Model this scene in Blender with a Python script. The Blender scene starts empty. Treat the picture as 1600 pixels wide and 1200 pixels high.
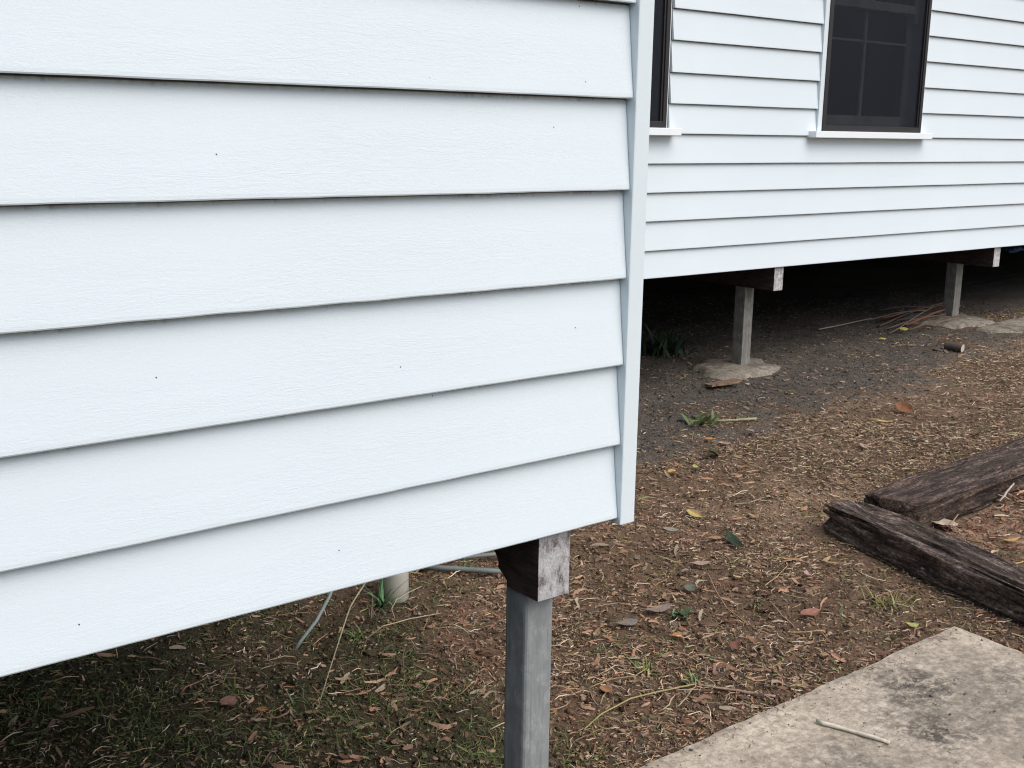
import bpy, bmesh, math, random
import numpy as np
from mathutils import Vector, Matrix

random.seed(7)
rng = np.random.default_rng(11)
sc = bpy.context.scene
C = sc.collection
R = math.radians

# ------------------------------------------------------------------ camera, sky, sun, exposure
EYE = Vector((0.0, 0.0, 1.65))
RC = np.array([[0.7893, -0.0155, -0.6138], [-0.1196, 0.9767, -0.1784], [0.6022, 0.2142, 0.7691]])
cam_d = bpy.data.cameras.new('camera')
cam_d.sensor_width = 36.0
cam_d.lens = 36.0 * 1800 / 1600
cam_d.clip_start = 0.05
cam_d.clip_end = 2000
cam = bpy.data.objects.new('camera', cam_d)
C.objects.link(cam)
right = Vector((RC[0, 0], RC[0, 2], -RC[0, 1]))
down = Vector((RC[1, 0], RC[1, 2], -RC[1, 1]))
fwd = Vector((RC[2, 0], RC[2, 2], -RC[2, 1]))
M4 = Matrix((right, -down, -fwd)).transposed().to_4x4()
M4.translation = EYE
cam.matrix_world = M4
sc.camera = cam

SUN_EL, SUN_AZ = R(51), R(168)          # azimuth clockwise from +Y: the light comes from behind the photographer
world = bpy.data.worlds.new('World')
sc.world = world
world.use_nodes = True
wn = world.node_tree
bg = wn.nodes['Background']
sky = wn.nodes.new('ShaderNodeTexSky')
sky.sky_type = 'NISHITA'
sky.sun_disc = False
sky.sun_elevation = SUN_EL
sky.sun_rotation = SUN_AZ
sky.air_density = 1.0
sky.dust_density = 2.6
sky.ozone_density = 1.0
wn.links.new(sky.outputs[0], bg.inputs[0])
bg.inputs[1].default_value = 0.085
sun_d = bpy.data.lights.new('sun', 'SUN')
sun_d.energy = 1.5
sun_d.angle = R(60)
sun_d.color = (1.0, 0.965, 0.92)
sun = bpy.data.objects.new('sun', sun_d)
C.objects.link(sun)
sdir = Vector((math.sin(SUN_AZ) * math.cos(SUN_EL), math.cos(SUN_AZ) * math.cos(SUN_EL), math.sin(SUN_EL)))
sun.rotation_euler = sdir.to_track_quat('Z', 'Y').to_euler()
sun.location = (0, -5, 12)
sc.view_settings.view_transform = 'Standard'
sc.view_settings.look = 'None'
sc.view_settings.gamma = 1.0
sc.view_settings.exposure = 0.76
sc.view_settings.use_curve_mapping = False
sc.render.engine = 'CYCLES'
sc.cycles.filter_width = 1.15
sc.cycles.max_bounces = 6
sc.cycles.diffuse_bounces = 4
sc.cycles.transparent_max_bounces = 8

# ------------------------------------------------------------------ numbers of the place (metres)
YN, YF = 1.64, 4.82            # lip planes of the near and the far weatherboard walls
ZN = [0.876, 1.033, 1.198, 1.371, 1.543, 1.715, 1.887]
ZF = [0.817, 0.979, 1.1505, 1.315, 1.481, 1.652, 1.822, 1.996, 2.174, 2.347]
while ZN[-1] < 3.9: ZN.append(ZN[-1] + 0.171)
while ZF[-1] < 3.9: ZF.append(ZF[-1] + 0.171)
XC0, XC1 = 1.566, 1.606        # corner board

def ground_z(x, y):
    return 0.03 * (np.clip(x, 3, 12) - 3)

def at(px, py, dz=0.0):
    """the point of the ground (dz above it) that the photograph shows at a pixel of its 1600 x 1200"""
    v = RC.T @ np.array([px - 800, py - 600, 1800.0])
    d = np.array([v[0], v[2], -v[1]])
    z = 0.0
    for _ in range(25):
        t = (z + dz - 1.65) / d[2]
        P = d * t
        z = float(ground_z(P[0], P[1]))
    z += bumps(P[0], P[1])
    return Vector((P[0], P[1], z + dz))

# ------------------------------------------------------------------ noise
def vnoise(p, seed=0):
    p = np.asarray(p, dtype=np.float64)
    i = np.floor(p).astype(np.int64); f = p - i
    f = f * f * (3 - 2 * f)
    def h(a, b, c):
        n = (a * 374761393 + b * 668265263 + c * 2147483647 + seed * 144665) & 0xffffffff
        n = ((n ^ (n >> 13)) * 1274126177) & 0xffffffff
        n = ((n ^ (n >> 16)) * 2246822519) & 0xffffffff
        return ((n ^ (n >> 15)) & 0xffff) / 65535.0
    x, y, z = i[..., 0], i[..., 1], i[..., 2]
    fx, fy, fz = f[..., 0], f[..., 1], f[..., 2]
    r = 0
    for dx in (0, 1):
        for dy in (0, 1):
            for dz in (0, 1):
                w = (fx if dx else 1 - fx) * (fy if dy else 1 - fy) * (fz if dz else 1 - fz)
                r = r + w * h(x + dx, y + dy, z + dz)
    return r

def fbm(p, oct=4, seed=0, gain=0.5):
    p = np.asarray(p, dtype=np.float64)
    a, s, r = 1.0, 0.0, 0
    for k in range(oct):
        r = r + a * vnoise(p * (2.03 ** k) + 17.3 * k, seed + k); s += a; a *= gain
    return r / s

def xyz(x, y, z=0.0):
    x = np.asarray(x, float); return np.stack([x, np.asarray(y, float) + 0 * x, 0 * x + z], -1)

def bumps(x, y):
    b = 0.05 * (fbm(xyz(x, y) * 1.3, 3, 5) - 0.5) + 0.022 * (fbm(xyz(x, y) * 9.0, 3, 9) - 0.5)
    return b if isinstance(x, np.ndarray) else float(b)

# ------------------------------------------------------------------ materials
def nmat(name, rough=0.8, spec=0.3):
    m = bpy.data.materials.new(name); m.use_nodes = True
    nt = m.node_tree; b = nt.nodes['Principled BSDF']
    b.inputs['Roughness'].default_value = rough
    b.inputs['Specular IOR Level'].default_value = spec
    return m, nt, b

def nd(nt, t, **kw):
    n = nt.nodes.new(t)
    for k, v in kw.items():
        if k.startswith('i_'):
            n.inputs[k[2:].replace('_', ' ')].default_value = v
        else:
            setattr(n, k, v)
    return n

def coords(nt, scale=(1, 1, 1), loc=(0, 0, 0), kind='Object'):
    tc = nd(nt, 'ShaderNodeTexCoord'); mp = nd(nt, 'ShaderNodeMapping')
    mp.inputs['Scale'].default_value = scale
    mp.inputs['Location'].default_value = loc
    nt.links.new(tc.outputs[kind], mp.inputs[0]); return mp.outputs[0]

def noise(nt, vec, scale, detail=4, rough=0.55, dist=0.0):
    n = nd(nt, 'ShaderNodeTexNoise'); n.inputs['Scale'].default_value = scale
    n.inputs['Detail'].default_value = detail; n.inputs['Roughness'].default_value = rough
    n.inputs['Distortion'].default_value = dist
    nt.links.new(vec, n.inputs['Vector']); return n.outputs['Fac']

def ramp(nt, fac, stops):
    r = nd(nt, 'ShaderNodeValToRGB'); e = r.color_ramp.elements
    while len(e) < len(stops): e.new(0.5)
    for k, (p, c) in enumerate(stops):
        e[k].position = p; e[k].color = (*c, 1) if len(c) == 3 else c
    nt.links.new(fac, r.inputs[0]); return r.outputs[0]

def mix(nt, fac, a, b, mode='MIX'):
    n = nd(nt, 'ShaderNodeMix', data_type='RGBA', blend_type=mode)
    for s, v in ((n.inputs[0], fac), (n.inputs[6], a), (n.inputs[7], b)):
        if isinstance(v, (int, float)): s.default_value = v
        elif isinstance(v, tuple): s.default_value = (*v, 1)
        else: nt.links.new(v, s)
    return n.outputs[2]

def math_(nt, op, a, b=0.0):
    n = nd(nt, 'ShaderNodeMath', operation=op)
    for s, v in ((n.inputs[0], a), (n.inputs[1], b)):
        if isinstance(v, (int, float)): s.default_value = v
        else: nt.links.new(v, s)
    return n.outputs[0]

def bump(nt, bsdf, h, strength=0.3, dist=0.002, prev=None):
    n = nd(nt, 'ShaderNodeBump'); n.inputs['Strength'].default_value = strength; n.inputs['Distance'].default_value = dist
    nt.links.new(h, n.inputs['Height'])
    if prev is not None: nt.links.new(prev, n.inputs['Normal'])
    nt.links.new(n.outputs[0], bsdf.inputs['Normal']); return n.outputs[0]

def attr(nt, name):
    n = nd(nt, 'ShaderNodeAttribute'); n.attribute_name = name; return n

def G3(v): return (v, v, v)

# white weatherboard paint: sawn timber grain under the paint, mildew and lap shadow painted in where the board above overhangs
def paint_mat(name, base, grain=1.0):
    m, nt, b = nmat(name, 0.55, 0.35)
    g = noise(nt, coords(nt, (6.5, 30, 40)), 2.2, 7, 0.72, 3.0)
    f = noise(nt, coords(nt, (16, 30, 30)), 9, 5, 0.7, 1.2)
    k = noise(nt, coords(nt), 1.1, 3)
    patch = ramp(nt, noise(nt, coords(nt, (0.8, 1, 3.2)), 2.3, 4), [(0.38, G3(0.05)), (0.66, G3(1.0))])
    tone = ramp(nt, k, [(0.3, tuple(c * 0.965 for c in base)), (0.7, base)])
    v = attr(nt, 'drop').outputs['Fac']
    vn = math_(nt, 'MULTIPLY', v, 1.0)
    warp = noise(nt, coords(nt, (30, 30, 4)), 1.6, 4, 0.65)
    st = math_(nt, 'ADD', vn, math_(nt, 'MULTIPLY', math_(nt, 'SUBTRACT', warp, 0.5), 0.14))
    stain = ramp(nt, st, [(0.955, G3(0.0)), (1.03, G3(0.75))])  # mottled mildew that also paints in the soft shadow under the lap
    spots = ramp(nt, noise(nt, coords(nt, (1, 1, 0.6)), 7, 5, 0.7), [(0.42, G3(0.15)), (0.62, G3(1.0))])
    tone = mix(nt, math_(nt, 'MULTIPLY', stain, spots), tone, (0.16, 0.165, 0.14))  # mildew and the painted soft lap shadow together
    tone = mix(nt, ramp(nt, v, [(0.980, G3(0.0)), (0.990, G3(0.85))]), tone, (0.05, 0.05, 0.05))  # thin shadow line of the lap, painted into the board colour
    # small dents, flyspecks
    sp = nd(nt, 'ShaderNodeTexVoronoi', feature='F1'); sp.inputs['Scale'].default_value = 5.5
    nt.links.new(coords(nt, (1, 1, 1), (3.1, 0, 0)), sp.inputs['Vector'])
    dots = ramp(nt, sp.outputs['Distance'], [(0.008, G3(0.75)), (0.016, G3(0.0))])
    tone = mix(nt, dots, tone, (0.22, 0.21, 0.2))
    sx = nd(nt, 'ShaderNodeSeparateXYZ'); nt.links.new(coords(nt), sx.inputs[0])
    if grain < 1.0:
        low = math_(nt, 'ADD', math_(nt, 'MULTIPLY', math_(nt, 'SUBTRACT', 0.93, sx.outputs[2]), 4.0), math_(nt, 'MULTIPLY', math_(nt, 'SUBTRACT', noise(nt, coords(nt, (1, 1, 0.6)), 60, 5, 0.7), 0.56), 5.0))
        tone = mix(nt, ramp(nt, low, [(0.2, G3(0.0)), (0.8, G3(0.4))]), tone, (0.40, 0.36, 0.33))
    nt.links.new(tone, b.inputs['Base Color'])
    hh = math_(nt, 'MULTIPLY', g, patch)
    p1 = bump(nt, b, hh, 0.36 * grain, 0.0022)
    bump(nt, b, f, 0.26 * grain, 0.0012, p1)
    return m

M = {}
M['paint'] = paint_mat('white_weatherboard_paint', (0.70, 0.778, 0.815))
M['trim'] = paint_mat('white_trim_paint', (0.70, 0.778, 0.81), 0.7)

def simple(name, col, rough=0.7, spec=0.3, var=0.25, scale=8, st=(1, 1, 1), bmp=0.3, bd=0.003, metal=0.0):
    m, nt, b = nmat(name, rough, spec)
    n = noise(nt, coords(nt, st), scale, 6, 0.62, 0.3)
    nt.links.new(ramp(nt, n, [(0.28, tuple(c * (1 - var) for c in col)), (0.72, tuple(min(1, c * (1 + var)) for c in col))]), b.inputs['Base Color'])
    b.inputs['Metallic'].default_value = metal
    if bmp: bump(nt, b, n, bmp, bd)
    return m

M['underside'] = simple('mildew_and_shadow_board_edge', (0.20, 0.21, 0.20), 0.8, 0.2, 0.6, 9, (6, 6, 1))  # mildew, with the shade under each lip darkened into its colour
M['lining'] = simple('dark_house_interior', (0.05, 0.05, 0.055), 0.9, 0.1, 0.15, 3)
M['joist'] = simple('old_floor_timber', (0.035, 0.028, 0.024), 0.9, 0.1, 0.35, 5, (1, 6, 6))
M['frame'] = simple('dark_brown_aluminium', (0.020, 0.017, 0.018), 0.42, 0.5, 0.15, 4, bmp=0)
M['sash'] = simple('grey_painted_sash', (0.44, 0.48, 0.48), 0.6, 0.3, 0.1, 6, bmp=0.1)
M['sill'] = simple('bright_white_sill_paint', (0.82, 0.87, 0.89), 0.5, 0.4, 0.03, 5, bmp=0.1)
M['roof'] = simple('roof_sheet', (0.35, 0.36, 0.37), 0.5, 0.4, 0.1, 2, bmp=0)
M['pvc'] = simple('cream_pvc', (0.74, 0.705, 0.62), 0.5, 0.35, 0.08, 6, bmp=0.05)
M['pipe'] = simple('grey_pipe', (0.15, 0.17, 0.16), 0.6, 0.35, 0.25, 9, bmp=0.1)
M['cable'] = simple('green_grey_cable', (0.24, 0.29, 0.27), 0.55, 0.4, 0.15, 9, bmp=0)
M['blue'] = simple('blue_plastic', (0.03, 0.09, 0.24), 0.5, 0.5, 0.3, 12, bmp=0.2)
M['steel'] = None

def glass_mat():
    m, nt, b = nmat('window_glass', 0.03, 0.5)
    nt.nodes.remove(b)
    out = nt.nodes['Material Output']
    tr = nd(nt, 'ShaderNodeBsdfTransparent'); tr.inputs[0].default_value = (0.80, 0.84, 0.86, 1)
    gl = nd(nt, 'ShaderNodeBsdfGlossy'); gl.inputs['Roughness'].default_value = 0.03
    fr = nd(nt, 'ShaderNodeFresnel'); fr.inputs[0].default_value = 1.38
    mx = nd(nt, 'ShaderNodeMixShader')
    nt.links.new(fr.outputs[0], mx.inputs[0]); nt.links.new(tr.outputs[0], mx.inputs[1]); nt.links.new(gl.outputs[0], mx.inputs[2])
    nt.links.new(mx.outputs[0], out.inputs[0]); return m

def screen_mat():
    m, nt, b = nmat('black_insect_mesh', 0.6, 0.3)
    b.inputs['Base Color'].default_value = (0.006, 0.009, 0.016, 1)
    out = nt.nodes['Material Output']
    tr = nd(nt, 'ShaderNodeBsdfTransparent')
    mx = nd(nt, 'ShaderNodeMixShader')
    n = noise(nt, coords(nt, (1, 1, 1)), 5, 3)
    nt.links.new(ramp(nt, n, [(0.3, G3(0.52)), (0.7, G3(0.60))]), mx.inputs[0])
    nt.links.new(tr.outputs[0], mx.inputs[1]); nt.links.new(b.outputs[0], mx.inputs[2])
    nt.links.new(mx.outputs[0], out.inputs[0]); return m

M['glass'] = glass_mat()
M['screen'] = screen_mat()

def galv():
    m, nt, b = nmat('weathered_grey_post', 0.62, 0.4)
    n = noise(nt, coords(nt, (3, 3, 0.9)), 9, 8, 0.75, 0.2)
    n2 = noise(nt, coords(nt, (1, 1, 0.7)), 34, 8, 0.78, 0.2)
    n3 = noise(nt, coords(nt, (30, 30, 1.2)), 5, 3, 0.6)
    c = ramp(nt, n, [(0.25, (0.155, 0.165, 0.165)), (0.5, (0.225, 0.238, 0.238)), (0.75, (0.32, 0.33, 0.325))])
    c = mix(nt, ramp(nt, n2, [(0.5, G3(0)), (0.68, G3(0.6))]), c, (0.40, 0.42, 0.41))
    c = mix(nt, ramp(nt, n3, [(0.56, G3(0)), (0.72, G3(0.45))]), c, (0.10, 0.12, 0.13))
    nt.links.new(c, b.inputs['Base Color']); bump(nt, b, n2, 0.35, 0.0015); return m
M['steel'] = galv()

def post_timber():
    m, nt, b = nmat('grey_weathered_hardwood_post', 0.85, 0.2)
    n = noise(nt, coords(nt, (14, 14, 1.0)), 5, 6, 0.65, 0.8)
    n2 = noise(nt, coords(nt), 16, 5, 0.7)
    c = ramp(nt, n, [(0.25, (0.09, 0.085, 0.075)), (0.55, (0.20, 0.19, 0.17)), (0.8, (0.33, 0.31, 0.28))])
    c = mix(nt, ramp(nt, n2, [(0.45, G3(0)), (0.75, G3(0.6))]), c, (0.36, 0.38, 0.36))
    nt.links.new(c, b.inputs['Base Color']); bump(nt, b, n, 0.6, 0.004); return m
M['post'] = post_timber()

def bearer_mat():
    m, nt, b = nmat('old_hardwood_bearer', 0.9, 0.15)
    n = noise(nt, coords(nt, (12, 2, 12)), 6, 6, 0.65, 0.6)
    c = ramp(nt, n, [(0.3, (0.022, 0.016, 0.016)), (0.7, (0.085, 0.058, 0.05))])
    nt.links.new(c, b.inputs['Base Color']); bump(nt, b, n, 0.8, 0.006); return m
def bearer_end():
    m, nt, b = nmat('flaking_white_end_grain', 0.8, 0.2)
    n = noise(nt, coords(nt, (1.5, 1, 0.9)), 30, 9, 0.82, 0.0)
    n2 = noise(nt, coords(nt), 14, 4, 0.6)
    c = ramp(nt, n, [(0.36, (0.11, 0.09, 0.085)), (0.44, (0.34, 0.31, 0.305)), (0.50, (0.54, 0.52, 0.52)), (0.62, (0.72, 0.71, 0.72))])
    c = mix(nt, ramp(nt, n2, [(0.5, G3(0)), (0.75, G3(0.4))]), c, (0.20, 0.165, 0.16))
    nt.links.new(c, b.inputs['Base Color']); bump(nt, b, n, 1.0, 0.010); return m
M['bearer'], M['bearer_end'] = bearer_mat(), bearer_end()

def concrete(name, lo, mid, hi, stain=(0.12, 0.115, 0.10), amt=0.8):
    m, nt, b = nmat(name, 0.92, 0.15)
    co = coords(nt)
    n = noise(nt, co, 5.5, 7, 0.7, 0.5); n2 = noise(nt, co, 42, 6, 0.72); n3 = noise(nt, coords(nt, (1, 2.6, 1)), 3.2, 8, 0.74, 0.8)
    c = ramp(nt, n, [(0.28, lo), (0.5, mid), (0.72, hi)])
    n4 = noise(nt, coords(nt, (1, 1, 1), (5, 2, 0)), 75, 3, 0.6)
    n7 = noise(nt, coords(nt, (1, 1, 1), (8, 5, 0)), 60, 8, 0.82)
    c = mix(nt, 1.0, c, ramp(nt, n7, [(0.36, G3(0.55)), (0.47, G3(0.95)), (0.65, G3(1.12))]), 'MULTIPLY')
    c = mix(nt, ramp(nt, n2, [(0.35, G3(0.65)), (0.58, G3(0))]), c, tuple(x * 0.8 for x in stain), 'MIX')
    c = mix(nt, ramp(nt, n3, [(0.49, G3(0)), (0.60, G3(amt))]), c, stain)
    n5 = noise(nt, coords(nt, (1.4, 1, 1), (2.2, 7, 0)), 1.7, 9, 0.78, 0.6)
    c = mix(nt, ramp(nt, n5, [(0.56, G3(0)), (0.66, G3(0.7))]), c, tuple(v * 0.75 for v in stain))
    n6 = noise(nt, coords(nt, (1, 1, 1), (9, 4, 0)), 26, 4, 0.6)
    c = mix(nt, ramp(nt, n6, [(0.66, G3(0)), (0.72, G3(0.7))]), c, tuple(v * 0.5 for v in stain))
    c = mix(nt, ramp(nt, n4, [(0.66, G3(0)), (0.75, G3(0.8))]), c, (0.72, 0.69, 0.64))
    nt.links.new(c, b.inputs['Base Color'])
    p = bump(nt, b, n2, 0.6, 0.004); bump(nt, b, n, 0.3, 0.008, p); return m
def patches(m, spots, col):
    nt = m.node_tree; b = nt.nodes['Principled BSDF']
    src = b.inputs['Base Color'].links[0].from_socket
    co = coords(nt); c = src
    for i, (x, y, r, k) in enumerate(spots):
        d = nd(nt, 'ShaderNodeVectorMath', operation='DISTANCE'); nt.links.new(co, d.inputs[0]); d.inputs[1].default_value = (x, y, 0.04)
        v = math_(nt, 'ADD', math_(nt, 'DIVIDE', d.outputs['Value'], r), math_(nt, 'MULTIPLY', math_(nt, 'SUBTRACT', noise(nt, coords(nt, (1, 1, 1), (i * 3.0, 0, 0)), 11, 8, 0.78), 0.5), 3.2))
        m1 = ramp(nt, v, [(0.0, G3(k)), (1.15, G3(0))])
        sp = ramp(nt, noise(nt, coords(nt, (1, 1.5, 1), (0, i * 2.0, 0)), 34, 8, 0.78), [(0.44, G3(0.05)), (0.53, G3(1.0))])
        c = mix(nt, math_(nt, 'MULTIPLY', m1, sp), c, col)
    nt.links.new(c, b.inputs['Base Color'])
M['slab'] = concrete('weathered_concrete_slab', (0.46, 0.385, 0.30), (0.58, 0.495, 0.395), (0.69, 0.60, 0.485), (0.27, 0.23, 0.18), 0.55)
patches(M['slab'], [(2.98, 1.72, .30, .9), (2.76, 1.58, .26, .9), (3.22, 1.66, .20, .8), (2.42, 1.60, .24, .8), (3.10, 1.42, .35, .8), (2.2, 1.72, .16, .5)], (0.15, 0.132, 0.108))
patches(M['slab'], [(2.93, 1.76, .16, .9), (2.72, 1.58, .12, .8)], (0.07, 0.062, 0.052))
def dusty(m, col):
    nt = m.node_tree; b = nt.nodes['Principled BSDF']; src = b.inputs['Base Color'].links[0].from_socket
    v = noise(nt, coords(nt), 6, 8, 0.75)
    nt.links.new(mix(nt, ramp(nt, v, [(0.46, G3(0)), (0.60, G3(0.9))]), src, col), b.inputs['Base Color'])
M['footing'] = concrete('old_concrete_footing', (0.22, 0.195, 0.155), (0.34, 0.305, 0.245), (0.46, 0.42, 0.345), (0.13, 0.11, 0.09), 0.5)
dusty(M['footing'], (0.115, 0.10, 0.085))

def sleeper_mat(name, hi):
    m, nt, b = nmat(name, 0.75, 0.3)
    co = coords(nt, (1.8, 13, 13))
    n = noise(nt, co, 2.6, 10, 0.78, 0.5); n2 = noise(nt, coords(nt), 9, 6, 0.7); n3 = noise(nt, coords(nt, (5, 22, 22)), 3.4, 8, 0.78, 0.3); n4 = noise(nt, coords(nt, (1, 1.4, 1.4)), 5, 6, 0.7)
    c = ramp(nt, n, [(0.36, (0.007, 0.005, 0.0045)), (0.46, (0.042, 0.026, 0.019)), (0.56, tuple(v * g for v, g in zip(hi, (.36, .31, .28)))), (0.70, tuple(v * 0.85 for v in hi))])
    c = mix(nt, ramp(nt, n4, [(0.48, G3(0)), (0.64, G3(0.6))]), c, (0.035, 0.024, 0.021))
    c = mix(nt, ramp(nt, n2, [(0.56, G3(0)), (0.70, G3(0.5))]), c, (0.075, 0.075, 0.028))
    c = mix(nt, ramp(nt, n3, [(0.59, G3(0)), (0.68, G3(0.85))]), c, hi)
    c = mix(nt, ramp(nt, n3, [(0.33, G3(0.85)), (0.43, G3(0))]), c, (0.008, 0.006, 0.005))
    n8 = noise(nt, coords(nt, (1, 1.8, 1.8)), 55, 8, 0.8)
    c = mix(nt, 1.0, c, ramp(nt, n8, [(0.36, G3(0.3)), (0.50, G3(1.0)), (0.60, G3(2.2))]), 'MULTIPLY')
    nt.links.new(c, b.inputs['Base Color'])
    p = bump(nt, b, n8, 0.7, 0.005); p = bump(nt, b, n, 1.0, 0.009, p); p = bump(nt, b, n3, 0.7, 0.005, p); bump(nt, b, n2, 0.4, 0.008, p); return m
M['sleeper'] = sleeper_mat('rotting_hardwood_sleeper', (0.34, 0.262, 0.220))
M['sleeper_grey'] = sleeper_mat('weathered_grey_sleeper', (0.48, 0.41, 0.365))

def coloured(name, rough=0.85, spec=0.2, fine=60, amt=0.35, two=0.0):
    """colour from the mesh's own 'col' attribute, broken up by fine noise"""
    m, nt, b = nmat(name, rough, spec)
    a = attr(nt, 'col').outputs['Color']
    n = noise(nt, coords(nt), fine, 5, 0.65)
    c = mix(nt, 1.0, a, ramp(nt, n, [(0.25, G3(1 - amt)), (0.75, G3(1 + 0 * amt))]), 'MULTIPLY')
    nt.links.new(c, b.inputs['Base Color'])
    bump(nt, b, n, 0.25, 0.002)
    return m
M['litter'] = coloured('dry_plant_litter', 0.75, 0.25, 120, 0.25)
M['leaf'] = coloured('fallen_leaf', 0.6, 0.35, 70, 0.4)
M['green'] = coloured('living_leaf', 0.5, 0.4, 60, 0.25)
M['twig'] = coloured('dry_twig', 0.8, 0.2, 90, 0.4)
M['crumb'] = coloured('soil_crumb', 0.95, 0.1, 150, 0.3)

def ground_mat():
    m, nt, b = nmat('bare_soil', 0.95, 0.12)
    a = attr(nt, 'col').outputs['Color']
    co = coords(nt)
    n = noise(nt, co, 14, 8, 0.72, 0.4); n2 = noise(nt, co, 85, 6, 0.72); n3 = noise(nt, co, 3, 4, 0.6)
    c = mix(nt, 1.0, a, ramp(nt, n, [(0.25, G3(0.6)), (0.75, G3(1.15))]), 'MULTIPLY')
    c = mix(nt, 1.0, c, ramp(nt, n2, [(0.3, G3(0.4)), (0.5, G3(0.95)), (0.72, G3(1.25))]), 'MULTIPLY')
    c = mix(nt, ramp(nt, n2, [(0.64, G3(0)), (0.74, G3(0.6))]), c, (0.36, 0.30, 0.23))
    nt.links.new(c, b.inputs['Base Color'])
    p = bump(nt, b, n2, 0.9, 0.010); bump(nt, b, n, 0.6, 0.02, p); return m
M['ground'] = ground_mat()

# ------------------------------------------------------------------ mesh helpers
def link(name, me, mats, parent=None, loc=None):
    o = bpy.data.objects.new(name, me); C.objects.link(o)
    for m in (mats if isinstance(mats, (list, tuple)) else [mats]):
        me.materials.append(m)
    if parent: o.parent = parent
    if loc is not None: o.location = loc
    return o

def mesh_from(name, V, F, cols=None, smooth=False, mi=None, drop=None):
    me = bpy.data.meshes.new(name)
    me.from_pydata([tuple(v) for v in V], [], [tuple(f) for f in F])
    if cols is not None:
        a = me.color_attributes.new('col', 'FLOAT_COLOR', 'POINT')
        c = np.ones((len(V), 4)); c[:, :3] = np.asarray(cols)
        a.data.foreach_set('color', c.ravel())
    if drop is not None:
        a = me.attributes.new('drop', 'FLOAT', 'POINT'); a.data.foreach_set('value', np.asarray(drop, dtype=np.float32))
    if mi is not None: me.polygons.foreach_set('material_index', np.asarray(mi, dtype=np.int32))
    if smooth: me.polygons.foreach_set('use_smooth', np.ones(len(me.polygons), dtype=bool))
    me.update(); return me

def big_mesh(name, V, F4, cols, smooth=False):
    """fast path: V (n,3), F4 (m,k) all polygons with k corners"""
    me = bpy.data.meshes.new(name)
    k = F4.shape[1]
    me.vertices.add(len(V)); me.vertices.foreach_set('co', V.astype(np.float32).ravel())
    me.loops.add(F4.size); me.loops.foreach_set('vertex_index', F4.astype(np.int32).ravel())
    me.polygons.add(len(F4)); me.polygons.foreach_set('loop_start', np.arange(0, F4.size, k, dtype=np.int32))
    if smooth: me.polygons.foreach_set('use_smooth', np.ones(len(F4), dtype=bool))
    a = me.color_attributes.new('col', 'FLOAT_COLOR', 'POINT')
    c = np.ones((len(V), 4), dtype=np.float32); c[:, :3] = cols
    a.data.foreach_set('color', c.ravel())
    me.update(calc_edges=True); me.validate(); return me

class MB:
    def __init__(s): s.v, s.f, s.m = [], [], []
    def add(s, V, F, mi=0):
        o = len(s.v); s.v += [tuple(v) for v in V]; s.f += [tuple(i + o for i in f) for f in F]; s.m += [mi] * len(F)
    def box(s, a, b, mi=0):
        x0, y0, z0 = a; x1, y1, z1 = b
        s.add([(x0, y0, z0), (x1, y0, z0), (x1, y1, z0), (x0, y1, z0), (x0, y0, z1), (x1, y0, z1), (x1, y1, z1), (x0, y1, z1)],
              [(3, 2, 1, 0), (4, 5, 6, 7), (0, 1, 5, 4), (1, 2, 6, 5), (2, 3, 7, 6), (3, 0, 4, 7)], mi)
    def build(s, name, mats, parent=None, bevel=0.0, loc=None, seg=2):
        me = mesh_from(name, s.v, s.f, mi=s.m, drop=np.zeros(len(s.v)))
        if bevel:
            bm = bmesh.new(); bm.from_mesh(me)
            bmesh.ops.bevel(bm, geom=list(bm.edges), offset=bevel, segments=seg, affect='EDGES', profile=0.5)
            bm.to_mesh(me); bm.free()
        return link(name, me, mats, parent, loc)

def empty(name, loc, label, cat, group=None):
    o = bpy.data.objects.new(name, None); C.objects.link(o); o.location = loc
    o.empty_display_size = 0.1
    o['label'] = label; o['category'] = cat
    if group: o['group'] = group
    return o

def tag(o, label=None, cat=None, group=None, kind=None):
    if label: o['label'] = label
    if cat: o['category'] = cat
    if group: o['group'] = group
    if kind: o['kind'] = kind
    return o

def tube(pts, radii, n=7, cap=True):
    pts = [Vector(p) for p in pts]
    V, F = [], []
    up = Vector((0, 0, 1))
    for i, p in enumerate(pts):
        d = (pts[min(i + 1, len(pts) - 1)] - pts[max(i - 1, 0)]).normalized()
        s = d.cross(up) if abs(d.z) < 0.95 else d.cross(Vector((1, 0, 0)))
        s.normalize(); t = s.cross(d)
        r = radii[i] if isinstance(radii, (list, tuple)) else radii
        for k in range(n):
            a = 2 * math.pi * k / n
            V.append(p + (s * math.cos(a) + t * math.sin(a)) * r)
    for i in range(len(pts) - 1):
        for k in range(n):
            F.append((i * n + k, (i + 1) * n + k, (i + 1) * n + (k + 1) % n, i * n + (k + 1) % n))
    if cap:
        F.append(tuple(range(n))); F.append(tuple(range(len(pts) * n - 1, (len(pts) - 1) * n - 1, -1)))
    return V, F

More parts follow.
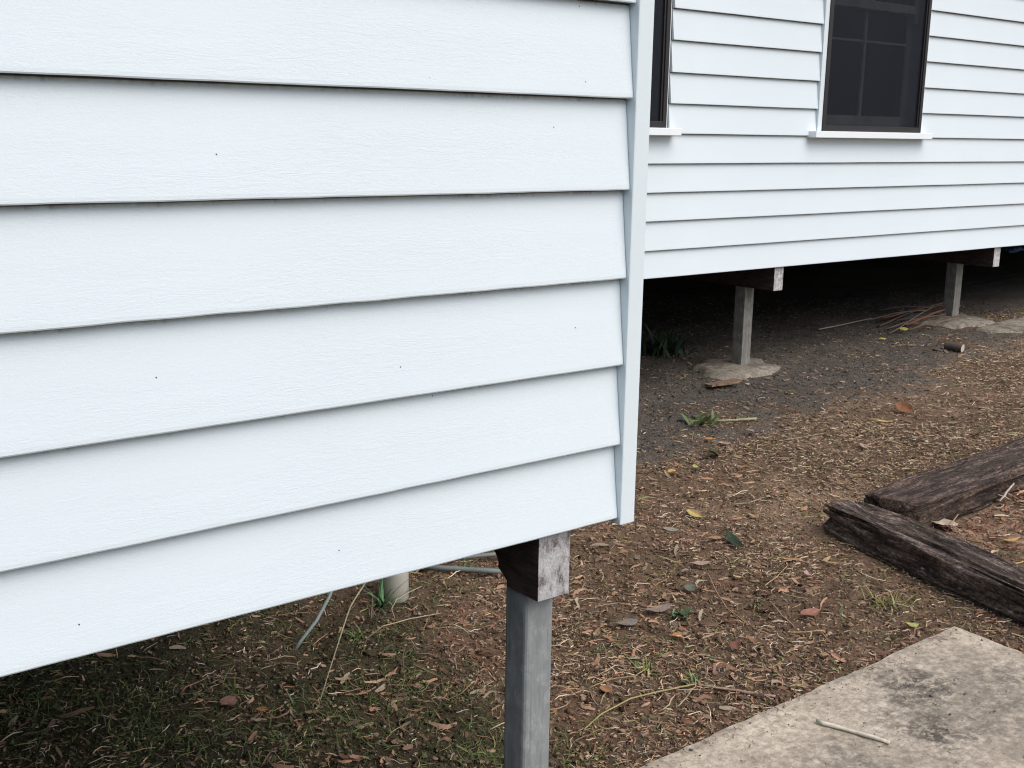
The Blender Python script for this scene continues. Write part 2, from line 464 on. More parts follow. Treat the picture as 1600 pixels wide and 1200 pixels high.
# ------------------------------------------------------------------ ground
def zone_cols(x, y):
    """real colour of the soil: brown mulch, grey gravelly dust along the far house, green moss under the near wing"""
    w = (fbm(xyz(x, y) * 1.6, 4, 21) - 0.5)
    w2 = (fbm(xyz(x, y) * 4.5, 4, 31) - 0.5)
    brown = np.array([0.195, 0.132, 0.086]); tan = np.array([0.37, 0.250, 0.165]); grey = np.array([0.116, 0.104, 0.091]); moss = np.array([0.055, 0.058, 0.031]); red = np.array([0.240, 0.135, 0.094])
    def sm(a, b, v): t = np.clip((v - a) / (b - a), 0, 1); return t * t * (3 - 2 * t)
    edge = 4.15 - 0.10 * np.clip(6 - x, 0, 3) + 0.22 * np.clip(x - 6.3, 0, 4)
    kg = sm(-0.45, 0.45, y - edge + 1.6 * w + 1.4 * w2) * 0.92
    kt = sm(0.0, 0.25, w + 0.4 * w2 + 0.05) * sm(3.2, 4.6, x + 0.4 * w)
    km = sm(0.35, -0.35, x - 1.75 + 1.5 * w) * 0.85 + 0
    kr = sm(0.02, 0.2, w2 + 0.3 * w) * 0.6
    c = brown[None] * (1 + 0.5 * w2[:, None])
    c = c * (1 - kr[:, None]) + red[None] * kr[:, None]
    c = c * (1 - kt[:, None]) + tan[None] * kt[:, None]
    c = c * (1 - kg[:, None]) + grey[None] * (1 + 0.5 * w2[:, None]) * kg[:, None]
    c = c * (1 - km[:, None]) + moss[None] * km[:, None]
    return np.clip(c, 0.01, 1), kg, km

def axis(dense0, dense1, step, lo, hi):
    a = list(np.arange(dense0, dense1 + 1e-6, step)); s = step
    while a[-1] < hi: s *= 1.35; a.append(a[-1] + s)
    s = step
    while a[0] > lo: s *= 1.35; a.insert(0, a[0] - s)
    return np.array(a)

gx, gy = axis(0.0, 9.8, 0.026, -600, 600), axis(1.3, 6.6, 0.026, -600, 600)
GX, GY = np.meshgrid(gx, gy, indexing='ij')
fx, fy = GX.ravel(), GY.ravel()
near_m = (fx > -3) & (fx < 16) & (fy > -4) & (fy < 12)
fade = np.where(near_m, 1.0, 0.0)
fz = ground_z(fx, fy) + fade * (bumps(fx, fy) + 0.014 * (fbm(xyz(fx, fy) * 38.0, 2, 77) - 0.5))
gc, _, _ = zone_cols(np.clip(fx, -40, 60), np.clip(fy, -40, 60))
ny = len(gy)
ii, jj = np.meshgrid(np.arange(len(gx) - 1), np.arange(ny - 1), indexing='ij')
a0 = (ii * ny + jj).ravel()
GF = np.stack([a0, a0 + ny, a0 + ny + 1, a0 + 1], -1)
ground = link('ground', big_mesh('ground', np.stack([fx, fy, fz], -1), GF, gc, True), M['ground'])
tag(ground, 'bare brown soil yard strewn with dry litter around the house', kind='structure')

# ------------------------------------------------------------------ weatherboards
def board_mesh(name, x0, x1, e, seed, dense=None, along='x'):
    """one tapered weatherboard; lip at (y=0, z=0), its face leans back 2 cm to the next board. Local x runs along the wall."""
    rr = np.random.default_rng(seed)
    xs = list(np.arange(x0, x1, 0.25)) + [x1]
    if dense:
        xs = [x for x in xs if not dense[0] < x < dense[1]] + list(np.arange(max(dense[0], x0), min(dense[1], x1), 0.025))
        xs = sorted(set(round(x, 4) for x in xs))
        if xs[-1] < x1 - 1e-6: xs.append(x1)
    xs = np.array(xs)
    h = e + 0.025
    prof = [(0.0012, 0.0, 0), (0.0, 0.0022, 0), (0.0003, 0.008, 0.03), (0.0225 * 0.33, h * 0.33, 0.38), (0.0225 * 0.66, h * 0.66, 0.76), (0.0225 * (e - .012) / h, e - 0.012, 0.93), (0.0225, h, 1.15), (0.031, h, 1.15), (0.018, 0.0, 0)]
    n = len(prof)
    wl = 0.0010 * (fbm(xyz(xs * 1.3, seed * 3.7), 3, seed) - 0.5) + 0.0018 * (fbm(xyz(xs * 14.0, seed * 1.7), 3, seed + 50) - 0.5)
    wy = 0.0014 * (fbm(xyz(xs * 2.0, seed * 5.1), 2, seed + 90) - 0.5)
    V, F, D, mi = [], [], [], []
    for i, x in enumerate(xs):
        for k, (py, pz, dr) in enumerate(prof):
            dz = wl[i] if k in (0, 1, 2, 8) else 0
            V.append((x, py + (wy[i] if k < 6 else 0), pz + dz)); D.append(dr)
    for i in range(len(xs) - 1):
        for k in range(n):
            k2 = (k + 1) % n
            F.append((i * n + k2, i * n + k, (i + 1) * n + k, (i + 1) * n + k2)); mi.append(1 if k == n - 1 else 0)
    F.append(tuple(range(n))); mi.append(0)
    F.append(tuple(range((len(xs) - 1) * n + n - 1, (len(xs) - 1) * n - 1, -1))); mi.append(0)
    return mesh_from(name, V, F, drop=D, mi=mi)

def wing(label, y_lip, lips, spans_of, x_lo, x_hi, seed, dense):
    root = empty('house', (0, y_lip, 0), label, 'house')
    for k in range(len(lips) - 1):
        e = lips[k + 1] - lips[k]
        for (x0, x1) in spans_of(k):
            me = board_mesh('weatherboard', x0, x1, e, seed + k, dense)
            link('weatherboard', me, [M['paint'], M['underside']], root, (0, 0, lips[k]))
    return root

near = wing('white weatherboard wing whose corner ends in a white corner board on a grey post',
            YN, ZN, lambda k: [(-4.0, XC0 - 0.001)], -4, XC0, 100, (0.2, 1.6))
b = MB(); b.box((XC0, -0.008, 0.862), (XC1, 0.062, 3.9)); b.build('corner_board', M['trim'], near, 0.0025)
# return side of the wing, running back to the far wall
for k in range(len(ZN) - 1):
    me = board_mesh('weatherboard', 0.064, YF - YN - 0.002, ZN[k + 1] - ZN[k], 300 + k)
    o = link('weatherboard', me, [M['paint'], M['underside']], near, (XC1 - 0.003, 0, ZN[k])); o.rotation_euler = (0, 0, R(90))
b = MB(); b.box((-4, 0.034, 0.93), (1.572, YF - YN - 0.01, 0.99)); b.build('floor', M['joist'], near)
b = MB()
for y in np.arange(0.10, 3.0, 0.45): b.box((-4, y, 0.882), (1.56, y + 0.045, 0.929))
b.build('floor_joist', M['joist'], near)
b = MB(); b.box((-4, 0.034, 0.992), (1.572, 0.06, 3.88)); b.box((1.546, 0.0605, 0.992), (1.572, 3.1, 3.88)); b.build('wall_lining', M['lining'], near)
b = MB(); b.box((-4.3, -0.42, 3.905), (2.0, YF - YN - 0.45, 3.96)); b.build('roof', M['roof'], near)

WIN = [(3.76, 4.862), (6.290, 7.400)]      # the two window openings of the far wall
ZSILL = 1.652 + 0.032
def far_spans(k):
    if ZF[k] < 1.65 - 0.02 or ZF[k] > 3.3: return [(-4.0, 22.0)]
    return [(-4.0, WIN[0][0] - 0.042), (WIN[0][1] + 0.042, WIN[1][0] - 0.044), (WIN[1][1] + 0.012, 22.0)]
ZFc = list(ZF)
far = wing('white weatherboard wing with dark framed windows standing back across the yard',
           YF, ZFc, far_spans, -4, 22, 200, None)
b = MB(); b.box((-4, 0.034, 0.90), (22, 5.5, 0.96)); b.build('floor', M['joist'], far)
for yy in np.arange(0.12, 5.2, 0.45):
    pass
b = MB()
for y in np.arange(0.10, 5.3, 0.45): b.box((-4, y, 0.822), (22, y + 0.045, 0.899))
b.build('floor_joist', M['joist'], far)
b = MB()
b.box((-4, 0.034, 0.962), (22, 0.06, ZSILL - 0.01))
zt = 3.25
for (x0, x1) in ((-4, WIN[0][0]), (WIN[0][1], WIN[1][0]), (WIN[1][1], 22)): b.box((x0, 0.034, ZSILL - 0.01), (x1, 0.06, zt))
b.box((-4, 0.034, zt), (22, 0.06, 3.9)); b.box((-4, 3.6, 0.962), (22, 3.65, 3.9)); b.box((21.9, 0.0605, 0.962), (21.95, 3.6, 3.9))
b.build('wall_lining', M['lining'], far)
b = MB(); b.box((-4, 5.45, -0.1), (22, 5.5, 0.899)); b.box((21.95, 0.05, -0.1), (22, 5.45, 0.82)); b.box((-4, 0.05, -0.1), (-3.95, 5.45, 0.82)); b.build('base_boards', M['joist'], far)
b = MB(); b.box((-4.3, -0.44, 3.965), (22.3, 6.0, 4.02)); b.build('roof', M['roof'], far)

# windows: part of the far wing, with their own pieces
def make_window():
    x0, x1, z0, z1 = 0.0, WIN[1][1] - WIN[1][0], ZSILL, 3.25
    me = mesh_from('window', [(0, 0, 0)], [])
    fr = MB()
    t = 0.030
    y0, y1 = -0.012, 0.030
    fr.box((x0, y0, z0), (x0 + t, y1, z1)); fr.box((x1 - t, y0, z0), (x1, y1, z1)); fr.box((x0 + t, y0, z0), (x1 - t, y1, z0 + t + 0.006)); fr.box((x0 + t, y0, z1 - t), (x1 - t, y1, z1))
    win = fr.build('window', M['frame'], far, 0.002)
    jb = MB()   # deep jambs behind the screen
    jb.box((x0, 0.0305, z0), (x0 + 0.02, 0.19, z1)); jb.box((x1 - 0.02, 0.0305, z0), (x1, 0.19, z1)); jb.box((x0 + 0.02, 0.0305, z0), (x1 - 0.02, 0.19, z0 + 0.02)); jb.box((x0 + 0.02, 0.0305, z1 - 0.02), (x1 - 0.02, 0.19, z1))
    jb.build('jamb', M['sash'], win)
    zm = z0 + 0.80
    def sash(za, zb, yy, rail_b, rail_t, st=0.055):
        s = MB()
        a, c = x0 + 0.022, x1 - 0.022
        s.box((a, yy, za), (a + st, yy + 0.036, zb)); s.box((c - st, yy, za), (c, yy + 0.036, zb))
        s.box((a + st, yy + 0.001, za), (c - st, yy + 0.035, za + rail_b)); s.box((a + st, yy + 0.001, zb - rail_t), (c - st, yy + 0.035, zb))
        s.build('sash', M['sash'], win, 0.002)
        gb = MB(); xm = (a + c) / 2 
        gb.box((xm - 0.012, yy + 0.004, za + rail_b), (xm + 0.012, yy + 0.030, zb - rail_t)); gb.build('glazing_bar', M['sash'], win)
        zc = za + (zb - za) * 0.70
        gb = MB(); gb.box((a + st, yy + 0.006, zc - 0.007), (xm - 0.012, yy + 0.026, zc + 0.007)); gb.box((xm + 0.012, yy + 0.006, zc - 0.007), (c - st, yy + 0.026, zc + 0.007)); gb.build('glazing_bar', M['sash'], win)
        g = MB(); g.box((a + st, yy + 0.016, za + rail_b), (c - st, yy + 0.019, zb - rail_t)); g.build('pane', M['glass'], win)
    sash(z0 + 0.022, zm + 0.045, 0.105, 0.085, 0.045)
    sash(zm, z1 - 0.022, 0.062, 0.055, 0.06)
    for xx in (x0 + 0.024, x1 - 0.072):
        h = MB(); h.box((xx, 0.062, zm - 0.06), (xx + 0.048, 0.096, zm - 0.001)); h.build('sash_horn', M['sash'], win, 0.004)
    sc_ = MB(); sc_.box((x0 + t, 0.006, z0 + t + 0.006), (x1 - t, 0.0075, z1 - t)); sc_.build('insect_screen', M['screen'], win)
    for xa in (x0 + t + 0.002, x1 - t - 0.014):
        fb = MB(); fb.box((xa, -0.004, z0 + t + 0.007), (xa + 0.012, 0.012, z1 - t)); fb.build('screen_frame', M['frame'], win)
    sl = MB(); sl.box((x0 - 0.118, -0.058, z0 - 0.043), (x1 + 0.080, 0.033, z0 - 0.001)); sl.build('sill', M['sill'], win, 0.003)
    # white stop beads
    tr = MB(); tr.box((x0 - 0.042, -0.006, z0), (x0 - 0.001, 0.033, z1 + 0.04)); tr.build('stop_bead', M['trim'], win, 0.002)
    tr = MB(); tr.box((x1 + 0.001, -0.006, z0), (x1 + 0.011, 0.033, z1 + 0.04)); tr.build('stop_bead', M['trim'], win, 0.002)
    win.location = (WIN[1][0], 0, 0)
    return win
w2 = make_window()
w1 = w2.copy(); C.objects.link(w1); w1.parent = far; w1.location = (WIN[0][1] - (WIN[1][1] - WIN[1][0]), 0, 0)
for ch in list(w2.children):
    c = ch.copy(); C.objects.link(c); c.parent = w1

# nails: dark heads standing a little proud of the paint
def nail(parent_y, x, z, lips, root):
    k = max(i for i in range(len(lips) - 1) if lips[i] <= z)
    e = lips[k + 1] - lips[k]
    y = 0.0225 * (z - lips[k]) / (e + 0.025)
    brd = [o for o in root.children if o.name.startswith('weatherboard') and abs(o.location.z - lips[k]) < 1e-4 and o.rotation_euler[2] == 0]
    brd = brd[0]
    V, F = [], []
    n = 8; r = 0.0011
    V = [(x + r * math.cos(2 * math.pi * i / n), y - 0.0006, z - lips[k] + r * math.sin(2 * math.pi * i / n)) for i in range(n)] + [(x + r * math.cos(2 * math.pi * i / n), y + 0.003, z - lips[k] + r * math.sin(2 * math.pi * i / n)) for i in range(n)]
    F = [tuple(range(n))] + [(i, (i + 1) % n, n + (i + 1) % n, n + i) for i in range(n)]
    me = mesh_from('nail_head', V, F)
    link('nail_head', me, M['frame'], brd)
def on_near(px, py):
    v = RC.T @ np.array([px - 800, py - 600, 1800.0]); t = (YN + 0.008) / v[2]
    return v[0] * t, 1.65 - v[1] * t
for p in [(668, 122), (912, 128), (911, 9), (338, 241), (868, 199), (904, 274), (911, 157), (620, 440), (900, 512), (625, 573), (245, 590), (681, 620), (123, 975), (530, 860)]:
    x, z = on_near(*p); nail(YN, x, z, ZN, near)

# bearers
def bearer(root, xc, w, z0, z1, y0, y1, ragged=False):
    b = MB()
    if not ragged:
        b.box((xc - w / 2, y0, z0), (xc + w / 2, y1, z1))
    else:
        # a short stub whose inner end has rotted to a ragged edge
        nz, nyy = 14, 12
        V = []; F = []
        def endy(u): # u: 0 bottom .. 1 top
            return y1 - 0.105 * (1 - u) ** 1.0 + 0.030 * (vnoise(xyz(u * 9.0, 3.3), 4) - 0.5) + 0.018 * (vnoise(xyz(u * 23.0, 1.3), 5) - 0.5)
        for s in (-1, 1):
            for i in range(nz + 1):
                u = i / nz
                for j in range(nyy + 1):
                    y = y0 + (endy(u) + (0.01 * s) - y0) * j / nyy
                    bulge = 0.0035 * (fbm(xyz(y * 30, u * 5.0, s * 2.0), 3, 8) - 0.5) * (0 if j == 0 else 1)
                    V.append((xc + s * (w / 2 + float(bulge)), float(y), z0 + (z1 - z0) * u))
        L = (nz + 1) * (nyy + 1)
        idx = lambda s, i, j: s * L + i * (nyy + 1) + j
        mi = []
        for i in range(nz):
            for j in range(nyy):
                F.append((idx(0, i, j + 1), idx(0, i, j), idx(0, i + 1, j), idx(0, i + 1, j + 1))); mi.append(0)
                F.append((idx(1, i, j), idx(1, i, j + 1), idx(1, i + 1, j + 1), idx(1, i + 1, j))); mi.append(0)
            F.append((idx(0, i, 0), idx(1, i, 0), idx(1, i + 1, 0), idx(0, i + 1, 0))); mi.append(1)
            F.append((idx(0, i, nyy), idx(0, i + 1, nyy), idx(1, i + 1, nyy), idx(1, i, nyy))); mi.append(0)
        for j in range(nyy):
            F.append((idx(0, 0, j), idx(0, 0, j + 1), idx(1, 0, j + 1), idx(1, 0, j))); mi.append(0)
            F.append((idx(0, nz, j), idx(1, nz, j), idx(1, nz, j + 1), idx(0, nz, j + 1))); mi.append(0)
        me = mesh_from('bearer', V, F, mi=mi)
        return link('bearer', me, [M['bearer'], M['bearer_end']], root)
    b.m = [0, 0, 1, 0, 0, 0]
    return b.build('bearer', [M['bearer'], M['bearer_end']], root, 0.002)
bearer(near, 1.4145, 0.081, 1.65 - 0.917, 0.8815, 0.020, 0.235, True)
bearer(far, 6.000, 0.092, 1.65 - 0.994, 0.8215, 0.030, 5.3)
bearer(far, 8.665, 0.094, 1.65 - 0.993, 0.8215, 0.030, 5.3)
bearer(far, 3.33, 0.092, 1.65 - 0.994, 0.8215, 0.030, 5.3)

# posts
def post(label, xc, yc, w, z0, z1, mat, bevel, pad=None):
    b = MB(); b.box((-w / 2, -w / 2, -0.12), (w / 2, w / 2, z1 - z0))
    root = b.build('post', mat, None, bevel, (xc, yc, z0), 3)
    tag(root, label, 'post')
    if pad:
        r, hh, sd = pad
        V = [(0, 0, hh)]; F = []; n, m = 40, 7
        for i in range(1, m + 1):
            u = i / m
            for k in range(n):
                a = 2 * math.pi * k / n
                rr = r * u * (1 + 0.5 * (vnoise(xyz(2 * math.cos(a), 2 * math.sin(a)), sd) - 0.5))
                zz = hh * (1 - u ** 1.2) - 0.012 * u - (0.05 if i == m else 0) + 0.012 * (vnoise(xyz(6 * u * math.cos(a), 6 * u * math.sin(a)), sd + 3) - 0.5)
                V.append((rr * math.cos(a), rr * math.sin(a) * 0.85, float(zz)))
        for k in range(n): F.append((0, 1 + k, 1 + (k + 1) % n))
        for i in range(m - 1):
            for k in range(n):
                p, q = 1 + i * n, 1 + (i + 1) * n
                F.append((p + k, q + k, q + (k + 1) % n, p + (k + 1) % n))
        me = mesh_from('footing', V, F, smooth=True)
        link('footing', me, M['footing'], root, (0, 0, -hh * 0.98))
    return root
p0 = post('grey square post carrying the rotten bearer under the house corner', 1.4155, 1.7375, 0.074, 0.0, 1.65 - 0.918, M['steel'], 0.010)
post('grey timber post on a round concrete footing, between corner board and woodpile', 6.000, 5.130, 0.089, 0.130, 1.65 - 0.9945, M['post'], 0.004, (0.37, 0.022, 2))
post('grey timber post on a broken footing beside the heap of sticks', 8.665, 5.202, 0.094, 0.225, 1.65 - 0.9935, M['post'], 0.004, (0.42, 0.03, 5))
post('grey timber post deep in the dark behind the corner board', 3.330, 5.130, 0.089, 0.04, 1.65 - 0.9945, M['post'], 0.004, (0.36, 0.05, 7))

# ------------------------------------------------------------------ concrete slab
def slab():
    V, F = [], []
    P = [(1.60, 0.15), (3.38, 0.15), (3.435, 1.935), (1.62, 1.925)]
    b = bmesh.new()
    zt = 0.040
    vs = [b.verts.new((x, y, zt)) for x, y in P]
    f = b.faces.new(vs)
    bmesh.ops.subdivide_edges(b, edges=list(b.edges), cuts=60, use_grid_fill=True)
    ext = bmesh.ops.extrude_face_region(b, geom=list(b.faces))
    for v in ext['geom']:
        if isinstance(v, bmesh.types.BMVert): v.co.z = -0.09
    bmesh.ops.recalc_face_normals(b, faces=list(b.faces))
    for v in b.verts:
        n = vnoise(np.array([v.co.x * 7, v.co.y * 7, v.co.z * 4]), 3) - 0.5
        n2 = vnoise(np.array([v.co.x * 24, v.co.y * 24, 0.0]), 6) - 0.5
        edge = any(len(e.link_faces) == 2 and e.calc_face_angle(0) > 0.6 for e in v.link_edges)
        if v.co.z > 0: v.co.z += 0.004 * n + 0.002 * n2 - (0.004 + 0.006 * abs(n2) if edge else 0)
        if edge:
            v.co.x += 0.007 * n2; v.co.y += 0.009 * n2
    me = bpy.data.meshes.new('concrete_slab'); b.to_mesh(me); b.free()
    o = link('concrete_slab', me, M['slab'])
    tag(o, 'weathered concrete slab with a dark stained top beside the house corner', 'slab', kind='structure')
slab()
# broken pale concrete running out from under the far wing
def rough_patch(name, cx, cy, rx, ry, hh, seed, mat, label):
    n, m = 48, 9
    z = float(ground_z(cx, cy))
    V = [(cx, cy, z + hh)]; F = []
    for i in range(1, m + 1):
        u = i / m
        for k in range(n):
            a = 2 * math.pi * k / n
            w = 1 + 0.7 * (fbm(xyz(1.6 * math.cos(a), 1.6 * math.sin(a)), 3, seed) - 0.5)
            x, y = cx + rx * u * w * math.cos(a), cy + ry * u * w * math.sin(a)
            zz = float(ground_z(x, y)) + hh * (1 - u ** 3) + 0.03 * (float(fbm(xyz(x * 5, y * 5), 3, seed)) - 0.5) - (0.05 if i == m else 0)
            V.append((x, y, zz))
    for k in range(n): F.append((0, 1 + k, 1 + (k + 1) % n))
    for i in range(m - 1):
        for k in range(n):
            p, q = 1 + i * n, 1 + (i + 1) * n
            F.append((p + k, q + k, q + (k + 1) % n, p + (k + 1) % n))
    o = link(name, mesh_from(name, V, F, smooth=True), mat); tag(o, label, kind='structure')
rough_patch('concrete_path', 9.05, 4.72, 0.66, 0.24, 0.022, 12, M['footing'], 'pale broken concrete beside the second footing')

# ------------------------------------------------------------------ sleepers
def sleeper(label, p0, p1, w, h, seed, mat):
    p0, p1 = Vector(p0), Vector(p1)
    L = (p1 - p0).length
    n, m = 110, int(L / 0.016)
    V, F = [], []
    xs = np.linspace(0, L, m + 1)
    prof = []
    for k in range(n):
        a = 2 * math.pi * k / n
        c, s = math.cos(a), math.sin(a)
        ex = 0.26
        prof.append((math.copysign(abs(c) ** ex, c) * w / 2, math.copysign(abs(s) ** ex, s) * h / 2 + h / 2, k))
    P = np.array(prof)
    cracks = [w * f for f in (-.33, -.16, .02, .17, .34)]
    for i, x in enumerate(xs):
        t = min(x, L - x)
        endk = 1 - 0.05 * math.exp(-t / 0.02)
        q = xyz(np.full(n, x * 3.0), P[:, 0] * 9, P[:, 1] * 9)
        q2 = xyz(np.full(n, x * 1.5), P[:, 0] * 62, 0) + np.stack([0 * P[:, 0], 0 * P[:, 0], P[:, 1] * 62], -1)
        big = fbm(q, 3, seed) - 0.5
        grn = fbm(q2, 3, seed + 5)
        crack = np.clip(grn - 0.57, 0, 1) * 0.26
        r = 1 + 0
        dy = P[:, 0] * endk; dz = (P[:, 1] - h / 2) * endk + h / 2
        nrm = np.stack([P[:, 0] / (w / 2), (P[:, 1] - h / 2) / (h / 2)], -1)
        nrm /= np.linalg.norm(nrm, axis=1)[:, None] + 1e-9
        low = fbm(xyz(np.full(n, x * 6.0 + seed), P[:, 0] * 14, P[:, 1] * 10), 3, seed + 40) - 0.5
        d = 0.022 * big + 0.014 * low + 0.016 * (grn - 0.5) - crack
        for q, v0 in enumerate(cracks):
            vc = v0 + 0.035 * (float(vnoise(np.array([x * 3.0, q * 7.7, seed]), seed)) - 0.5)
            gate = min(1.0, t / 0.12) * float(np.clip((vnoise(np.array([x * 2.6, q * 3.1, 5.0]), seed + 3) - 0.35) * 3, 0, 1))
            d = d - 0.022 * gate * np.exp(-((P[:, 0] - vc) / 0.0055) ** 2) * (P[:, 1] > h * 0.5)
            vz = h * (0.35 + 0.3 * q / 4) + 0.02 * (float(vnoise(np.array([x * 4.0, q * 9.7, 2.0]), seed)) - 0.5)
            d = d - 0.016 * gate * np.exp(-((P[:, 1] - vz) / 0.005) ** 2) * (np.abs(P[:, 0]) > w * 0.42)
        jag = 0.010 * (fbm(xyz(P[:, 0] * 40, P[:, 1] * 40, seed), 2, seed) - 0.5) if i in (0, m) else 0
        for k in range(n):
            V.append((x + (float(jag[k]) if i in (0, m) else 0), dy[k] + nrm[k, 0] * d[k], dz[k] + nrm[k, 1] * d[k]))
    for i in range(m):
        for k in range(n):
            F.append((i * n + k, (i + 1) * n + k, (i + 1) * n + (k + 1) % n, i * n + (k + 1) % n))
    for i, fl in ((0, False), (m, True)):
        V.append((xs[i], 0, h / 2)); c = len(V) - 1
        for k in range(n):
            f = (i * n + k, i * n + (k + 1) % n, c); F.append(f[::-1] if fl else f)
    me = mesh_from('timber_sleeper', V, F, smooth=True)
    bm = bmesh.new(); bm.from_mesh(me); bmesh.ops.recalc_face_normals(bm, faces=list(bm.faces)); bm.to_mesh(me); bm.free()
    me.polygons.foreach_set('use_smooth', np.ones(len(me.polygons), dtype=bool))
    o = link('timber_sleeper', me, mat, None, p0)
    d = (p1 - p0)
    o.rotation_euler = (0, -math.atan2(d.z, math.hypot(d.x, d.y)), math.atan2(d.y, d.x))
    return tag(o, label, 'sleeper', 'old hardwood garden sleepers')
sleeper('cracked dark timber sleeper ending short of the concrete slab, its split end showing', (3.975, 2.80, 0.012), (3.62, 1.15, 0.0), 0.215, 0.140, 3, M['sleeper_grey'])
sleeper('broad rotten timber sleeper lying behind the cracked one, mossy on top', (4.165, 2.69, 0.018), (6.5, 2.70, 0.09), 0.285, 0.135, 9, M['sleeper'])

# ------------------------------------------------------------------ pipes and cable under the near wing
q = at(618, 934)
V, F = tube([(0, 0, -0.15), (0, 0, 0.3), (0, 0, 0.88)], 0.048, 28)
o = link('drain_pipe', mesh_from('drain_pipe', V, F, smooth=False), M['pvc'], None, q)
for p in o.data.polygons: p.use_smooth = len(p.vertices) == 4
tag(o, 'upright cream plastic drain pipe under the near wing', 'pipe')
for (a, b_, r, lab) in [((690, 888), (800, 893), 0.010, 'grey pipe lying on the soil behind the rotten bearer, lower of two'), ((696, 873), (800, 866), 0.008, 'pale thin pipe lying farther under the floor, upper of two')]:
    A, B = at(*a, 0.02), at(*b_, 0.02)
    d = (B - A) * 0.9
    V, F = tube([A - d * 0.3 - A, Vector((0, 0, 0)), d * 0.5, d * 1.2], r, 14)
    o = link('lying_pipe', mesh_from('lying_pipe', V, F, smooth=True), M['pipe'], None, A); tag(o, lab, 'pipe')
A = at(455, 1016)
K = [at(470, 1000, .035), at(495, 966, .085), at(515, 930, .14), at(535, 880, .22)]
T = Vector((K[-1].x + .12, K[-1].y + .05, 0.90))
V, F = tube([Vector((0, 0, -0.02))] + [q - A for q in K] + [K[-1].lerp(T, .5) - A + Vector((.02, 0, 0)), T - A], 0.006, 8)
o = link('hanging_cable', mesh_from('hanging_cable', V, F, smooth=True), M['cable'], None, A); tag(o, 'thin grey green cable hanging to the dark soil under the near wing', 'cable')

# ------------------------------------------------------------------ leaves
def leaf_mesh(name, L, W, curl, fold, col, col2=None, lobes=0, seed=0, twist=0.0):
    rr = np.random.default_rng(seed)
    nu, nv = 10, 6
    V, F, Cc = [], [], []
    col = np.array(col); c2 = np.array(col2) if col2 is not None else col * 0.75
    for i in range(nu + 1):
        u = i / nu
        wd = W / 2 * (math.sin(math.pi * min(1, u ** 0.8)) ** 0.75 + 0.02)
        if lobes: wd *= 0.72 + 0.38 * abs(math.sin(u * math.pi * lobes + 0.4))
        for j in range(nv + 1):
            v = j / nv * 2 - 1
            x = (u - 0.5) * L; y = wd * v
            a = curl * (u - 0.5) * 2
            z = L * 0.25 * curl * ((u - 0.5) * 2) ** 2 + fold * abs(v) * wd + 0.05 * L * (vnoise(np.array([u * 4.0, v * 3.0, seed]), seed) - 0.5)
            z += twist * v * wd * (u - 0.5) * 2
            V.append((x, y, z))
            k = 0.5 + 0.5 * v if col2 is not None else rr.random() * 0.7
            if col2 is not None: k = 1.0 if v + 0.5 * (u - 0.5) > 0.15 else 0.0
            k2 = 1.2 if abs(v) < 0.05 else 1.0
            Cc.append(np.clip((col * (1 - k) + c2 * k) * k2 * (0.85 + 0.3 * rr.random()), 0, 1))
    for i in range(nu):
        for j in range(nv):
            a = i * (nv + 1) + j
            F.append((a, a + nv + 1, a + nv + 2, a + 1))
    # stalk
    o = len(V); r = max(0.0008, L * 0.012)
    for (x, z) in ((-0.5 * L, 0.0), (-0.72 * L, 0.05 * L)):
        for (dy, dz) in ((-r, 0), (r, 0), (0, 1.5 * r)):
            V.append((x, dy, z + L * 0.25 * curl + dz)); Cc.append(col * 0.8)
    for k in range(3): F.append((o + k, o + (k + 1) % 3, o + 3 + (k + 1) % 3, o + 3 + k))
    return mesh_from(name, V, F, cols=np.array(Cc), smooth=True)

YEL, GRN, TANL, RED, PALE, ORG, GRY, DGRN, BRN, PINK = (0.52, 0.41, 0.12), (0.030, 0.052, 0.026), (0.40, 0.24, 0.14), (0.30, 0.135, 0.09), (0.48, 0.38, 0.28), (0.48, 0.22, 0.06), (0.25, 0.20, 0.165), (0.05, 0.085, 0.03), (0.12, 0.065, 0.045), (0.42, 0.28, 0.22)
